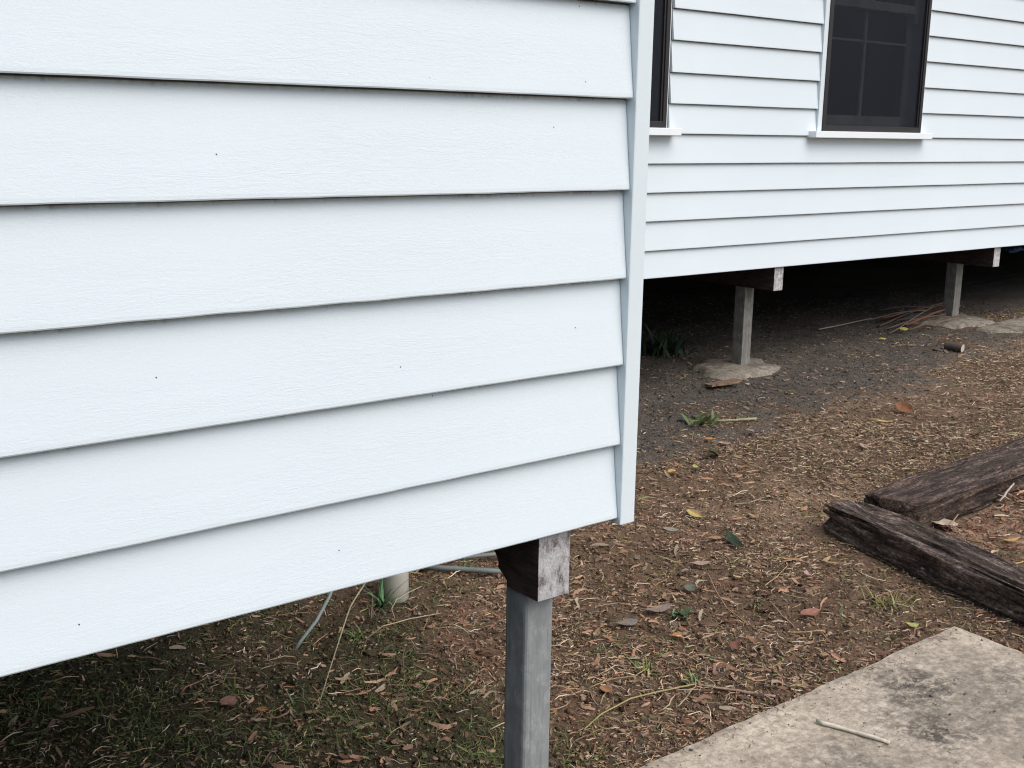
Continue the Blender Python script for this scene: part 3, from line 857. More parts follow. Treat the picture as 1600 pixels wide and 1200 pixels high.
# pixel, length, yaw seen in the picture, width ratio, curl, fold, colours, tilt, label
HERO = [
 ((1085, 808), .082, -25, .62, .15, .12, YEL, (0.36, 0.22, 0.12), (10, 8), 'oval yellow leaf, half of it brown, alone on bare soil'),
 ((1146, 851), .125, -52, .36, .55, .55, GRN, None, (0, 12), 'thick dark green leaf curled beside a flat tan leaf'),
 ((1117, 846), .070, 8, .40, .15, .15, TANL, None, (8, 4), 'flat tan leaf touching the curled green leaf'),
 ((1265, 969), .092, 14, .42, .30, .40, RED, None, (18, 0), 'red brown boat shaped leaf between the slab and the curled green leaf'),
 ((1478, 823), .135, 12, .62, .25, .15, PALE, None, (14, 10), 'large pale crumpled leaf in the angle between both sleepers'),
 ((1508, 853), .066, -4, .36, .15, .25, PALE, None, (6, 0), 'small pale oval leaf in front of the large crumpled one'),
 ((1028, 961), .105, 12, .34, .55, .30, GRY, None, (10, 0), 'grey brown curled leaf beside a small green herb'),
 ((1057, 1003), .048, 20, .55, .20, .20, ORG, None, (8, 12), 'small orange leaf beside a white speck, above the fallen twigs'),
 ((1150, 1019), .052, -70, .75, .15, .25, RED, None, (30, 0), 'brick brown leaf tilted up before the dug hollow'),
 ((1114, 717), .120, 38, .50, .20, .25, DGRN, None, (26, 20), 'dark green leaf standing half upright in the middle of the yard'),
 ((1087, 735), .045, 60, .75, .15, .20, (0.50, 0.47, 0.11), None, (15, 0), 'small lemon yellow leaf just below the upright green leaf'),
 ((1050, 744), .060, 25, .60, .20, .30, BRN, (0.5, 0.28, 0.07), (20, 0), 'dark brown leaf tipped with orange near the corner board'),
 ((1412, 646), .115, -20, .60, .15, .20, (0.27, 0.115, 0.05), None, (38, 10), 'orange brown leaf propped up at the edge of the grey gravel'),
 ((1377, 661), .090, -14, .30, .15, .25, (0.60, 0.52, 0.18), None, (5, 0), 'slim yellow leaf below the propped up brown one'),
 ((1107, 696), .055, 15, .50, .20, .20, ORG, None, (10, 0), 'bright orange scrap of leaf below the leafy weed'),
 ((1131, 699), .075, -8, .38, .20, .20, PINK, None, (8, 0), 'pinkish tan leaf right of the bright orange scrap'),
 ((1173, 681), .085, 40, .55, .30, .20, GRY, None, (22, 10), 'pale grey withered leaf below the pale leaf blade'),
 ((1178, 809), .070, -38, .28, .25, .25, TANL, (0.50, 0.25, 0.12), (6, 0), 'narrow orange tan leaf pointing at the cracked sleeper, upper of a pair'),
 ((1152, 814), .075, 18, .28, .25, .25, (0.44, 0.24, 0.12), None, (6, 0), 'narrow orange tan leaf, lower of a pair'),
 ((1348, 704), .070, 60, .62, .15, .15, PINK, None, (28, 0), 'pinkish leaf standing on the straw behind the rotten sleeper'),
 ((1422, 985), .066, 10, .50, .55, .20, (0.40, 0.40, 0.13), None, (8, 15), 'crumpled yellow green leaf next to the slab edge'),
 ((357, 1106), .085, 62, .48, .30, .30, (0.26, 0.13, 0.095), None, (24, 12), 'red brown oval leaf at the foot of a grass tuft in the shade'),
 ((410, 1113), .036, 0, .60, .10, .20, (0.40, 0.20, 0.08), None, (10, 0), 'tiny orange leaf right of the oval leaf in the shade'),
 ((947, 1087), .045, -20, .60, .25, .30, (0.40, 0.19, 0.09), None, (18, 0), 'small orange brown leaf under a fallen stalk near the post'),
 ((1079, 928), .060, -65, .70, .10, .15, (0.17, 0.19, 0.14), None, (15, 0), 'grey green bleached leaf above the small green herb'),
 ((1580, 846), .100, 12, .26, .30, .30, (0.52, 0.30, 0.11), None, (8, 0), 'long orange leaf on the mulch beyond the cracked sleeper'),
 ((1411, 519), .085, 0, .65, .35, .30, (0.50, 0.45, 0.10), None, (18, 0), 'yellow leaf in front of the heap of sticks'),
 ((1379, 531), .060, 10, .55, .30, .30, (0.45, 0.36, 0.09), None, (15, 0), 'smaller yellow leaf left of the one by the stick heap'),
 ((989, 1034), .046, 0, .24, .10, .15, (0.34, 0.40, 0.30), None, (2, 0), 'pale green slip of leaf near the grey post'),
 ((1290, 879), .095, 26, .16, .35, .25, (0.50, 0.36, 0.19), None, (4, 0), 'pale curved sliver of leaf beside the cracked sleeper'),
 ((1303, 884), .075, -6, .16, .35, .25, (0.44, 0.28, 0.15), None, (4, 0), 'tan sliver of leaf below the pale curved sliver'),
 ((1232, 879), .085, -4, .20, .25, .25, (0.42, 0.25, 0.13), None, (4, 0), 'long tan leaf between the green leaf and cracked sleeper'),
 ((1095, 889), .080, 6, .30, .40, .25, PINK, None, (10, 0), 'dull pink shrivelled leaf above the long bent stalk'),
 ((1048, 832), .070, -6, .45, .30, .20, (0.33, 0.29, 0.23), None, (10, 0), 'grey curled leaf left of the flat tan leaf'),
 ((1260, 905), .055, 70, .50, .45, .30, (0.45, 0.30, 0.27), None, (25, 0), 'pale pink leaf on end near the cracked sleeper'),
 ((980, 981), .080, 10, .55, .25, .10, (0.23, 0.20, 0.17), None, (6, 0), 'flat grey leaf half buried near the post'),
 ((1113, 1083), .001, 0, .5, 0, 0, GRY, None, (0, 0), None),
]
VIEW_YAW = -math.degrees(math.atan2(0.6138, 0.7893))
k = 0
for (p, L, yaw, wr, curl, fold, c1, c2, tilt, lab) in HERO:
    if not lab: continue
    k += 1
    q = at(*p)
    o = link('fallen_leaf', leaf_mesh('fallen_leaf', L, L * wr, curl, fold, c1, c2, 2.5 if 'large pale' in lab else 0, k, 0.3), M['leaf'], None, q + Vector((0, 0, 0.013 + L * 0.5 * math.sin(R(tilt[0])) * wr)))
    # the picture's horizontal is the direction to the camera's right; foreshortening stretches the angle on the ground
    a = math.atan2(math.sin(R(yaw)) * 2.2, math.cos(R(yaw)))
    o.rotation_euler = (R(tilt[0]), R(tilt[1]), a + R(VIEW_YAW))
    tag(o, lab, 'leaf', 'single fallen leaves')

# small leaves that nothing tells apart, by kind and place
KINDS = [((0.32, 0.165, 0.105), 'small curled red brown leaf lying in the mulch beyond the sleepers'),
         ((0.50, 0.36, 0.24), 'small pale curled leaf lying in the mulch beyond the sleepers'),
         ((0.40, 0.27, 0.16), 'small curled tan leaf lying on the soil between slab and house'),
         ((0.20, 0.125, 0.09), 'small dark brown leaf lying on the soil between slab and house'),
         ((0.26, 0.17, 0.125), 'small dull brown leaf lying between the corner board and gravel'),
         ((0.44, 0.32, 0.20), 'small straw colored leaf lying between the corner board and gravel')]
protos = {}
def small_leaf(kind, v):
    if (kind, v) not in protos:
        col = np.array(KINDS[kind][0]) * (0.75 + 0.5 * random.random())
        L = 0.035 + 0.03 * random.random()
        protos[(kind, v)] = leaf_mesh('small_leaf', L, L * random.uniform(0.14, 0.38), random.uniform(0.2, 0.9), random.uniform(0.1, 0.6), col, None, 0, 60 + kind * 10 + v, random.uniform(-.6, .6))
        protos[(kind, v)].materials.append(M['leaf'])
    return protos[(kind, v)]
def in_slab(x, y): return 1.55 < x < 3.47 and y < 1.98
def in_sleeper(x, y):
    if 4.05 < x and 2.50 < y < 2.88: return True
    t = (2.86 - y) / 1.71
    return -0.05 < t < 1.05 and abs(x - (3.925 - 0.365 * t)) < 0.16
def scatter_small(kind, n, region):
    c = 0; grp = ('small fallen leaves in the mulch', 'small fallen leaves by the slab', 'small fallen leaves by the gravel')[kind // 2]
    while c < n:
        x, y = region()
        if in_slab(x, y) or in_sleeper(x, y): continue
        me = small_leaf(kind, random.randrange(6))
        o = bpy.data.objects.new('fallen_leaf', me); C.objects.link(o)
        o.location = (x, y, float(ground_z(x, y)) + bumps(x, y) + 0.008)
        o.rotation_euler = (random.uniform(-.6, .6), random.uniform(-.5, .5), random.uniform(0, 6.28))
        s = random.uniform(0.7, 1.2); o.scale = (s, s, s)
        tag(o, KINDS[kind][1], 'leaf', grp); c += 1
for kk, nn, reg in ((0, 40, lambda: (random.uniform(3.9, 5.6), random.uniform(1.5, 2.5))), (1, 25, lambda: (random.uniform(3.9, 5.6), random.uniform(1.5, 2.5))),
                    (2, 20, lambda: (random.uniform(1.9, 3.8), random.uniform(1.95, 3.3))), (3, 18, lambda: (random.uniform(1.9, 3.8), random.uniform(1.95, 3.3))),
                    (4, 20, lambda: (random.uniform(3.0, 6.5), random.uniform(2.9, 4.2))), (5, 15, lambda: (random.uniform(3.0, 6.5), random.uniform(2.9, 4.2)))):
    scatter_small(kk, nn, reg)

# ------------------------------------------------------------------ twigs and stalks
def twig(name, pts, r0, r1, col, label, cat='twig', group=None, col_end=None, n=6):
    pts = [Vector(p) for p in pts]; base = pts[0].copy()
    rr = [r0 + (r1 - r0) * i / (len(pts) - 1) for i in range(len(pts))]
    # denser, slightly knotted
    P2, R2 = [], []
    for i in range(len(pts) - 1):
        for s in range(4):
            t = s / 4; p = pts[i].lerp(pts[i + 1], t)
            j = 0.35 * rr[i]
            P2.append(p + Vector((random.uniform(-j, j), random.uniform(-j, j), random.uniform(-j, j)))); R2.append((rr[i] + (rr[i + 1] - rr[i]) * t) * random.uniform(0.88, 1.12))
    P2.append(pts[-1]); R2.append(rr[-1])
    V, F = tube([p - base for p in P2], R2, n)
    cc = np.array([np.array(col) if i // n > 0 or col_end is None else np.array(col_end) for i in range(len(V))]) * rng.uniform(0.85, 1.15, (len(V), 1))
    o = link(name, mesh_from(name, V, F, cols=np.clip(cc, 0, 1), smooth=True), M['twig'], None, base)
    return tag(o, label, cat, group)
def gpts(pl, dz): return [at(x, y, dz if not isinstance(dz, (list, tuple)) else dz[i]) for i, (x, y) in enumerate(pl)]
def spts(pl, z):
    out = []
    for (x, y) in pl:
        v = RC.T @ np.array([x - 800, y - 600, 1800.0]); d = np.array([v[0], v[2], -v[1]]); P = d * ((z - 1.65) / d[2]); out.append(Vector((P[0], P[1], z)))
    return out
GT = 'dry twigs lying on the soil'
twig('stick', spts([(1276, 1127), (1330, 1142), (1390, 1160)], 0.048), .0058, .0052, (0.80, 0.74, 0.60), 'pale straight stick lying on the concrete slab', 'stick', None, (0.55, 0.62, 0.48), 8)
twig('twig', gpts([(1080, 1066), (1120, 1073), (1165, 1080), (1212, 1086)], .010), .0035, .0045, (0.42, 0.29, 0.22), 'pinkish brown twig pointing at the slab edge', 'twig', GT)
twig('twig', gpts([(1106, 896), (1118, 925), (1136, 952), (1170, 978)], .012), .0026, .0020, (0.46, 0.30, 0.17), 'long bent tan stalk left of the red brown boat shaped leaf', 'twig', GT)
twig('twig', gpts([(912, 1136), (940, 1112), (985, 1092), (1035, 1078), (1085, 1068)], [.006, .012, .02, .015, .012]), .0022, .0028, (0.42, 0.36, 0.16), 'long yellow green grass runner crossing the soil by the post', 'stalk', GT)
twig('twig', gpts([(1195, 918), (1213, 905), (1231, 884)], .012), .0024, .0020, (0.48, 0.34, 0.18), 'short tan stalk above the red brown boat shaped leaf', 'twig', GT)
twig('twig', gpts([(1206, 947), (1222, 965), (1240, 982)], .010), .0026, .0018, (0.46, 0.31, 0.19), 'short stalk left of the red brown boat shaped leaf', 'twig', GT)
twig('twig', gpts([(922, 1075), (955, 1063), (992, 1059), (1010, 1045)], .012), .0020, .0020, (0.40, 0.30, 0.15), 'thin grass stalk ending in a green sprig near the post', 'stalk', GT)
twig('twig', gpts([(938, 1050), (946, 1066), (957, 1086)], .010), .0020, .0016, (0.34, 0.24, 0.18), 'short reddish stalk standing over an orange leaf by the post', 'twig', GT)
twig('twig', gpts([(1060, 1099), (1073, 1087), (1083, 1074)], .008), .0020, .0022, (0.50, 0.42, 0.30), 'short pale stalk below the yellow green runner', 'twig', GT)
twig('stick', [at(1562, 782, .02), at(1562, 782, .02).lerp(at(1584, 755, .06), .5) + Vector((0, -.01, .02)), at(1584, 755, .06)], .005, .0045, (0.58, 0.50, 0.42), 'short pale stick leaning on the rotten sleeper', 'stick')
twig('twig', gpts([(1280, 513), (1320, 505), (1362, 497)], .02), .006, .004, (0.34, 0.30, 0.25), 'pale stick lying at the edge of the dark beneath the far wing', 'stick')
twig('twig', gpts([(1120, 660), (1150, 658), (1182, 657)], .014), .004, .009, (0.42, 0.42, 0.25), 'pale green leaf blade lying beside the leafy weed', 'blade')
twig('twig', gpts([(1225, 690), (1255, 686), (1290, 680)], .010), .003, .002, (0.42, 0.34, 0.22), 'straw colored stalk in the middle of the yard', 'twig', GT)
twig('twig', gpts([(1145, 787), (1170, 786), (1195, 775)], .010), .0028, .0020, (0.40, 0.37, 0.24), 'grey green stalk above the pair of orange tan leaves', 'twig', GT)
twig('twig', gpts([(1550, 886), (1575, 883), (1602, 876)], .012), .0026, .0030, (0.58, 0.42, 0.16), 'yellow stalk on the mulch behind the cracked sleeper', 'twig', GT)
twig('twig', gpts([(1230, 992), (1260, 991), (1276, 990)], .008), .0022, .0018, (0.52, 0.36, 0.18), 'thin stalk below the red brown boat shaped leaf', 'twig', GT)
A = at(497, 1103)
TT = at(566, 944, 0)
twig('stalk', [A, A.lerp(TT, .35) + Vector((0, 0, .05)), A.lerp(TT, .7) + Vector((0, 0, .09)), TT + Vector((0, -0.03, .10))], .0016, .0034, (0.42, 0.36, 0.24), 'tall dry grass stalk leaning near the drain pipe', 'stalk')
twig('stalk', gpts([(566, 1016), (574, 998), (598, 980), (640, 968), (690, 960)], [.0, .05, .09, .07, .02]), .0022, .0018, (0.50, 0.40, 0.27), 'arching dry grass stalk below the drain pipe', 'stalk')
twig('stalk', gpts([(617, 965), (612, 950), (620, 938), (640, 925), (660, 917)], [.0, .03, .05, .04, .01]), .0020, .0020, (0.50, 0.40, 0.28), 'arching dry stalk at the foot of the drain pipe', 'stalk')

# pile of sticks under the far wing
PILE = [((1375, 508), (1452, 462), .007, (0.16, 0.11, 0.10)), ((1380, 500), (1475, 472), .008, (0.20, 0.10, 0.05)), ((1415, 512), (1470, 480), .010, (0.23, 0.09, 0.06)), ((1390, 520), (1462, 470), .006, (0.15, 0.13, 0.12)),
        ((1370, 488), (1440, 478), .007, (0.13, 0.10, 0.12)), ((1420, 520), (1478, 488), .007, (0.17, 0.10, 0.07)), ((1350, 502), (1420, 494), .006, (0.18, 0.15, 0.13)), ((1452, 462), (1474, 474), .005, (0.14, 0.12, 0.11)), ((1400, 505), (1460, 492), .006, (0.12, 0.09, 0.08)), ((1385, 512), (1450, 490), .006, (0.20, 0.15, 0.11))]
for i, (a, b_, r, c) in enumerate(PILE):
    A, B = at(*a, 0.02), at(*b_, 0.02)
    B = A + (B - A) * 0.75 + Vector((0, -0.25, 0.03 + 0.03 * (i % 4)))
    A = A + Vector((0, 0, 0.012 * (i % 3)))
    twig('stick', [A, A.lerp(B, .5) + Vector((0, 0, .02)), B], r, r * .7, c, {2: 'red brown stick, thickest in the dim stick heap beside a post', 1: 'orange brown stick crossing the dim stick heap', 7: 'shortest stick in the dim heap, right against the far post', 6: 'grey brown stick reaching farthest out of the dim heap toward the round footing'}.get(i, 'thin dark stick in the dim heap beside a far post'), 'stick', 'sticks heaped under the far wing')
# blue scrap in the heap, blue bundle hanging under the floor, blue scrap on the gravel
def scrap(p, s, mat, label, seed, name='plastic_scrap', dz=0.0, sc_=(1, 1, 1)):
    bm = bmesh.new(); bmesh.ops.create_icosphere(bm, subdivisions=3, radius=s)
    for v in bm.verts:
        n = fbm(np.array(v.co) / s * 1.6 + seed, 3, seed) - 0.5
        v.co *= 1 + 1.1 * float(n)
        v.co = Vector((v.co.x * sc_[0], v.co.y * sc_[1], v.co.z * sc_[2]))
    me = bpy.data.meshes.new(name); bm.to_mesh(me); bm.free()
    o = link(name, me, mat, None, p); return tag(o, label, 'scrap')
scrap(at(1420, 490, .03), .028, M['blue'], 'bright blue plastic scrap in the stick heap', 3)
scrap(at(1065, 656, .012), .014, M['blue'], 'small blue plastic scrap left of the leafy weed', 5, sc_=(1, .6, .5))
scrap(Vector((9.78, 5.32, 0.70)), .06, M['blue'], 'blue plastic bundle tucked up under the far wing floor', 8, 'plastic_bundle', sc_=(1.4, 1, .45))

# offcut of a branch and two chips near the far wing
q = at(1490, 549)
V, F = tube([(-.065, 0, .032), (0, .0, .034), (.065, 0, .030)], [.026, .030, .030], 14)
cc = np.array([(0.12, 0.095, 0.08)] * len(V))
o = link('branch_offcut', mesh_from('branch_offcut', V, F, cols=cc, smooth=False), [M['twig'], simple('pale_cut_wood', (0.55, 0.46, 0.36), 0.8, 0.2, 0.2, 30)], None, q)
o.data.polygons[len(F) - 1].material_index = 1; o.data.polygons[len(F) - 2].material_index = 1
o.rotation_euler = (0, 0, R(-82)); tag(o, 'short sawn branch offcut with a pale cut end', 'offcut')
for (p, s, c, lab) in [((1478, 552), .020, (0.20, 0.15, 0.12), 'brown wood chip touching the sawn offcut'), ((1465, 549), .024, (0.11, 0.09, 0.075), 'dark wood chip lying left of the sawn offcut'), ((1500, 558), .018, (0.40, 0.20, 0.12), 'orange wood chip under the sawn offcut')]:
    b = MB(); b.box((-s * 1.5, -s * .6, 0), (s * 1.5, s * .6, s * .7))
    o = b.build('wood_chip', simple('chip_wood', c, 0.9, 0.1, 0.3, 30), None, s * .15, at(*p, .0)); o.rotation_euler = (.2, .15, s * 200); tag(o, lab, 'wood chip')
# bark slab
def bark():
    V, F = [], []
    nx, ny_ = 14, 6
    for i in range(nx + 1):
        for j in range(ny_ + 1):
            x = (i / nx - .5) * .21 * (1 + .12 * (float(vnoise(np.array([j * .9, 2.2, 0.]), 4)) - .5)); y = (j / ny_ - .5) * .11 * (1 + .3 * (float(vnoise(np.array([i * .6, 1.2, 0.]), 6)) - .5))
            V.append((x, y, .030 + .02 * (x / .1) + .010 * float(fbm(np.array([x * 30, y * 30, 0.]), 3, 2))))
    n = len(V)
    V += [(x, y, z - .014) for (x, y, z) in V]
    w = ny_ + 1
    for i in range(nx):
        for j in range(ny_):
            a = i * w + j
            F.append((a, a + w, a + w + 1, a + 1)); F.append((n + a + 1, n + a + w + 1, n + a + w, n + a))
    for i in range(nx):
        F.append((i * w, n + i * w, n + (i + 1) * w, (i + 1) * w)); F.append(((i + 1) * w + ny_, n + (i + 1) * w + ny_, n + i * w + ny_, i * w + ny_))
    for j in range(ny_):
        F.append((j + 1, n + j + 1, n + j, j)); F.append((nx * w + j, n + nx * w + j, n + nx * w + j + 1, nx * w + j + 1))
    o = link('bark_piece', mesh_from('bark_piece', V, F), simple('bark_brown', (0.21, 0.145, 0.105), 0.9, 0.1, 0.45, 25, (1, 4, 1), 0.6, 0.004), None, at(1130, 604))
    o.rotation_euler = (R(-6), R(4), R(VIEW_YAW + 14)); tag(o, 'flat brown piece of bark tilted on the gravel before the round footing', 'bark')
bark()

# ------------------------------------------------------------------ weeds
def blade(V, F, Cc, base, az, L, w, bend, col, lean=0.2, seg=6, lance=False):
    o = len(V); d = Vector((math.cos(az), math.sin(az), 0)); s = Vector((-d.y, d.x, 0))
    for i in range(seg + 1):
        u = i / seg
        th = lean + bend * u
        p = base + d * (L * (math.sin(lean) * u + (math.sin(th) - math.sin(lean)) * u * .6)) + Vector((0, 0, L * u * math.cos(th * .8)))
        ww = w * (math.sin(math.pi * (0.12 + 0.88 * u)) ** .8 if lance else (1 - u) ** .6) + 0.0002
        V.append(p - s * ww); V.append(p + Vector((0, 0, -.25 * ww))); V.append(p + s * ww)
        for _ in range(3): Cc.append(np.clip(np.array(col) * (0.8 + 0.4 * u) , 0, 1))
    for i in range(seg):
        a = o + i * 3
        F += [(a, a + 1, a + 4, a + 3), (a + 1, a + 2, a + 5, a + 4)]
def weed(name, p, n, L, w, col, label, lance=False, lean=(0.2, 0.9), bend=(0.3, 1.2), spread=0.012, cat='weed', seed=0):
    random.seed(seed + 500)
    V, F, Cc = [], [], []
    for i in range(n):
        az = random.uniform(0, 6.28); b0 = Vector((random.gauss(0, spread), random.gauss(0, spread), -0.004))
        c = np.array(col) * random.uniform(0.7, 1.3)
        blade(V, F, Cc, b0, az, L * random.uniform(.55, 1.1), w * random.uniform(.7, 1.2), random.uniform(*bend), c, random.uniform(*lean), 6, lance)
    o = link(name, mesh_from(name, V, F, cols=np.array(Cc), smooth=True), M['green'], None, p)
    return tag(o, label, cat)
weed('weed', at(1098, 664), 22, .13, .011, (0.12, 0.155, 0.06), 'leafy green weed with lance shaped leaves at the gravel edge', True, (0.3, 1.1), (0.3, 1.0), .035, seed=1)
weed('weed', at(1062, 966), 13, .050, .013, (0.10, 0.17, 0.07), 'small round leaved green herb beside a grey brown curled leaf', True, (0.4, 1.1), (0.3, .8), .010, seed=2)
weed('grass_tuft', at(597, 947), 26, .15, .0045, (0.12, 0.24, 0.11), 'bright green grass tuft at the foot of the drain pipe', False, (0.3, 1.3), (0.2, .9), .008, 'grass', 3)
weed('grass_tuft', at(366, 1082), 9, .085, .0028, (0.13, 0.20, 0.05), 'sparse grass tuft above the oval leaf in the shade', False, (0.1, 1.1), (0.3, 1.2), .01, 'grass', 4)
weed('grass_tuft', at(1384, 945), 60, .070, .0024, (0.27, 0.27, 0.08), 'yellow green moss like tuft before the cracked sleeper', False, (0.5, 1.4), (0.2, .8), .040, 'grass', 5)
weed('weed', at(1352, 673), 9, .050, .010, (0.10, 0.14, 0.06), 'small green seedling left of the slim yellow leaf', True, (0.3, 1.0), (0.3, .8), .012, seed=6)
weed('grass_tuft', at(1012, 1052), 30, .065, .0028, (0.17, 0.24, 0.06), 'green sprig at the end of a thin grass stalk', False, (0.4, 1.3), (0.2, .8), .014, 'grass', 7)
weed('grass_tuft', at(1085, 1068), 20, .060, .0030, (0.15, 0.23, 0.06), 'green sprig where twig and runner meet', False, (0.6, 1.4), (0.2, .6), .012, 'grass', 8)
weed('grass_tuft', at(1010, 1073), 18, .022, .0030, (0.16, 0.21, 0.15), 'low grey green rosette between the two grass stalks', True, (0.5, 1.3), (0.2, .6), .010, 'weed', 9)
weed('weed', at(1183, 948), 9, .045, .0022, (0.30, 0.32, 0.12), 'pale yellow green sprig left of the red brown leaf', False, (0.4, 1.3), (0.4, 1.3), .008, seed=10)
weed('weed', at(724, 892), 10, .070, .0035, (0.10, 0.20, 0.07), 'green weed growing over the lying pipes', False, (0.2, 1.0), (0.3, 1.0), .01, seed=11)
weed('weed', at(1040, 552), 70, .24, .012, (0.045, 0.08, 0.04), 'dark bushy weed deep in the shade behind the corner board', True, (0.1, .9), (0.2, .8), .09, seed=12)
weed('grass_tuft', at(1097, 1025), 6, .055, .0040, (0.16, 0.24, 0.11), 'broad bladed grass sprig below the orange leaf', False, (0.5, 1.3), (0.3, .9), .008, 'grass', 13)
weed('grass_tuft', at(1137, 1062), 10, .038, .0022, (0.50, 0.42, 0.07), 'yellow withered sprig by the pinkish twig', False, (0.6, 1.4), (0.3, .9), .014, 'grass', 14)
weed('grass_tuft', at(450, 1095), 7, .095, .0026, (0.15, 0.20, 0.07), 'arching pale grass blades in the shade beside the tall stalk', False, (0.6, 1.2), (0.5, 1.3), .02, 'grass', 15)
weed('grass_tuft', at(415, 1155), 12, .070, .0026, (0.13, 0.20, 0.045), 'low green grass tuft below the tiny orange leaf', False, (0.5, 1.3), (0.3, 1.1), .025, 'grass', 16)
weed('grass_tuft', at(555, 1000), 8, .080, .0032, (0.12, 0.17, 0.05), 'grass shoots growing at the arching stalk root', False, (0.1, .9), (0.2, .8), .02, 'grass', 17)
weed('grass_tuft', at(580, 965), 30, .085, .0012, (0.26, 0.20, 0.13), 'wispy dry grass tuft under the arching stalk', False, (0.5, 1.2), (0.1, .5), .01, 'grass', 18)

# ------------------------------------------------------------------ litter nobody could count
random.seed(3)
def scatter(n, rmin=1.6, rmax=11.0, a0=-8, a1=88):
    """points on the ground, thinning out with distance from the house corner's yard"""
    out = np.zeros((0, 2))
    while len(out) < n:
        r = rmin * (rmax / rmin) ** rng.random(2 * n); a = np.radians(90 - rng.uniform(a0, a1, 2 * n))
        a = np.pi / 2 - np.radians(rng.uniform(a0, a1, 2 * n))
        p = np.stack([r * np.cos(a), r * np.sin(a)], -1)
        x, y = p[:, 0], p[:, 1]
        t = (2.86 - y) / 1.71
        bad = ((x > 1.58) & (x < 3.46) & (y < 1.96)) | ((x > 4.1) & (y > 2.54) & (y < 2.84)) | ((t > 0) & (t < 1.0) & (np.abs(x - (3.975 - .355 * t)) < .09)) | (y < 1.2)
        out = np.concatenate([out, p[~bad]])
    return out[:n]

def ribbons(P, L, w, yaw, bend, pitch, cols, lift):
    """thin curved strips of 3 segments, with a raised middle: real grass clippings, straw, shreds"""
    n = len(P); S = 4
    V = np.zeros((n, S, 2, 3))
    d = np.stack([np.cos(yaw), np.sin(yaw)], -1); s = np.stack([-d[:, 1], d[:, 0]], -1)
    gz = ground_z(P[:, 0], P[:, 1]) + bumps(P[:, 0], P[:, 1])
    for i in range(S):
        u = i / (S - 1) - .5
        off = (u * L)[:, None] * d + (bend * L * (u * u * 4 - .33) * .5)[:, None] * s
        off = off + (rng.normal(0, .055, n) * L)[:, None] * s
        zj = rng.normal(0, .03, n) * L
        ww = w * (0.55 if i in (0, S - 1) else 1.0)
        for j, sg in enumerate((-1, 1)):
            V[:, i, j, :2] = P + off + sg * .5 * ww[:, None] * s
            V[:, i, j, 2] = gz + lift + pitch * u * L + .02 * L * (1 - 4 * u * u) + zj + sg * ww * .35
    idx = np.arange(n * S * 2).reshape(n, S, 2)
    F = np.stack([idx[:, :-1, 0], idx[:, 1:, 0], idx[:, 1:, 1], idx[:, :-1, 1]], -1).reshape(-1, 4)
    return V.reshape(-1, 3), F, np.repeat(cols, S * 2, axis=0)

def pick(pal, wts, n, var=.25):
    pal = np.array(pal); k = rng.choice(len(pal), n, p=np.array(wts) / np.sum(wts))
    return np.clip(pal[k] * rng.uniform(1 - var, 1 + var, (n, 1)), 0, 1)

N = 190000
P = scatter(N); _, kg, km = zone_cols(P[:, 0], P[:, 1])
keep = rng.random(N) < (1 - .86 * kg) * (1 - .60 * km) * np.clip(.10 + (fbm(xyz(P[:, 0] * 2.6, P[:, 1] * 2.6), 5, 66) - .40) * 4.5, .16, 1)
P = P[keep]; n = len(P); kg = kg[keep]; km = km[keep]
cols = pick([(0.54, 0.385, 0.235), (0.34, 0.225, 0.145), (0.42, 0.215, 0.13), (0.27, 0.27, 0.11), (0.76, 0.66, 0.52), (0.085, 0.060, 0.045)], [5, 5, 3.5, 2.4, 2.2, 4], n)
cols = np.where((rng.random(n) < km * .55)[:, None], pick([(0.10, 0.13, 0.04), (0.16, 0.15, 0.07)], [1, 1], n), cols)
V, F, c = ribbons(P, rng.gamma(1.5, .0115, n) + .005, rng.uniform(.0008, .0027, n), rng.uniform(0, 6.28, n), rng.normal(0, .10, n) + (rng.random(n) < .06) * rng.normal(0, .4, n), rng.normal(0, .14, n), cols, rng.uniform(.001, .014, n))
tag(link('grass_clippings', big_mesh('grass_clippings', V, F, c), M['litter']), 'dry grass clippings and straw covering the soil', kind='stuff')

# longer stems and runners lying over one another
N = 4600
P = scatter(N, 1.8, 9.0); _, kg, km = zone_cols(P[:, 0], P[:, 1]); P = P[rng.random(N) < (1 - .75 * kg) * (1 - .75 * km)]; n = len(P)
cols = pick([(0.52, 0.38, 0.24), (0.40, 0.25, 0.16), (0.28, 0.17, 0.12), (0.36, 0.33, 0.15), (0.70, 0.58, 0.43)], [5, 5, 4, 2.5, 2], n)
V, F, c = ribbons(P, rng.gamma(3., .017, n) + .02, rng.uniform(.0012, .0032, n), rng.uniform(0, 6.28, n), rng.normal(0, .08, n), rng.normal(0, .08, n), cols, rng.uniform(.004, .014, n))
tag(link('straw_stems', big_mesh('straw_stems', V, F, c), M['litter']), 'longer dry stems lying criss cross over the soil', kind='stuff')

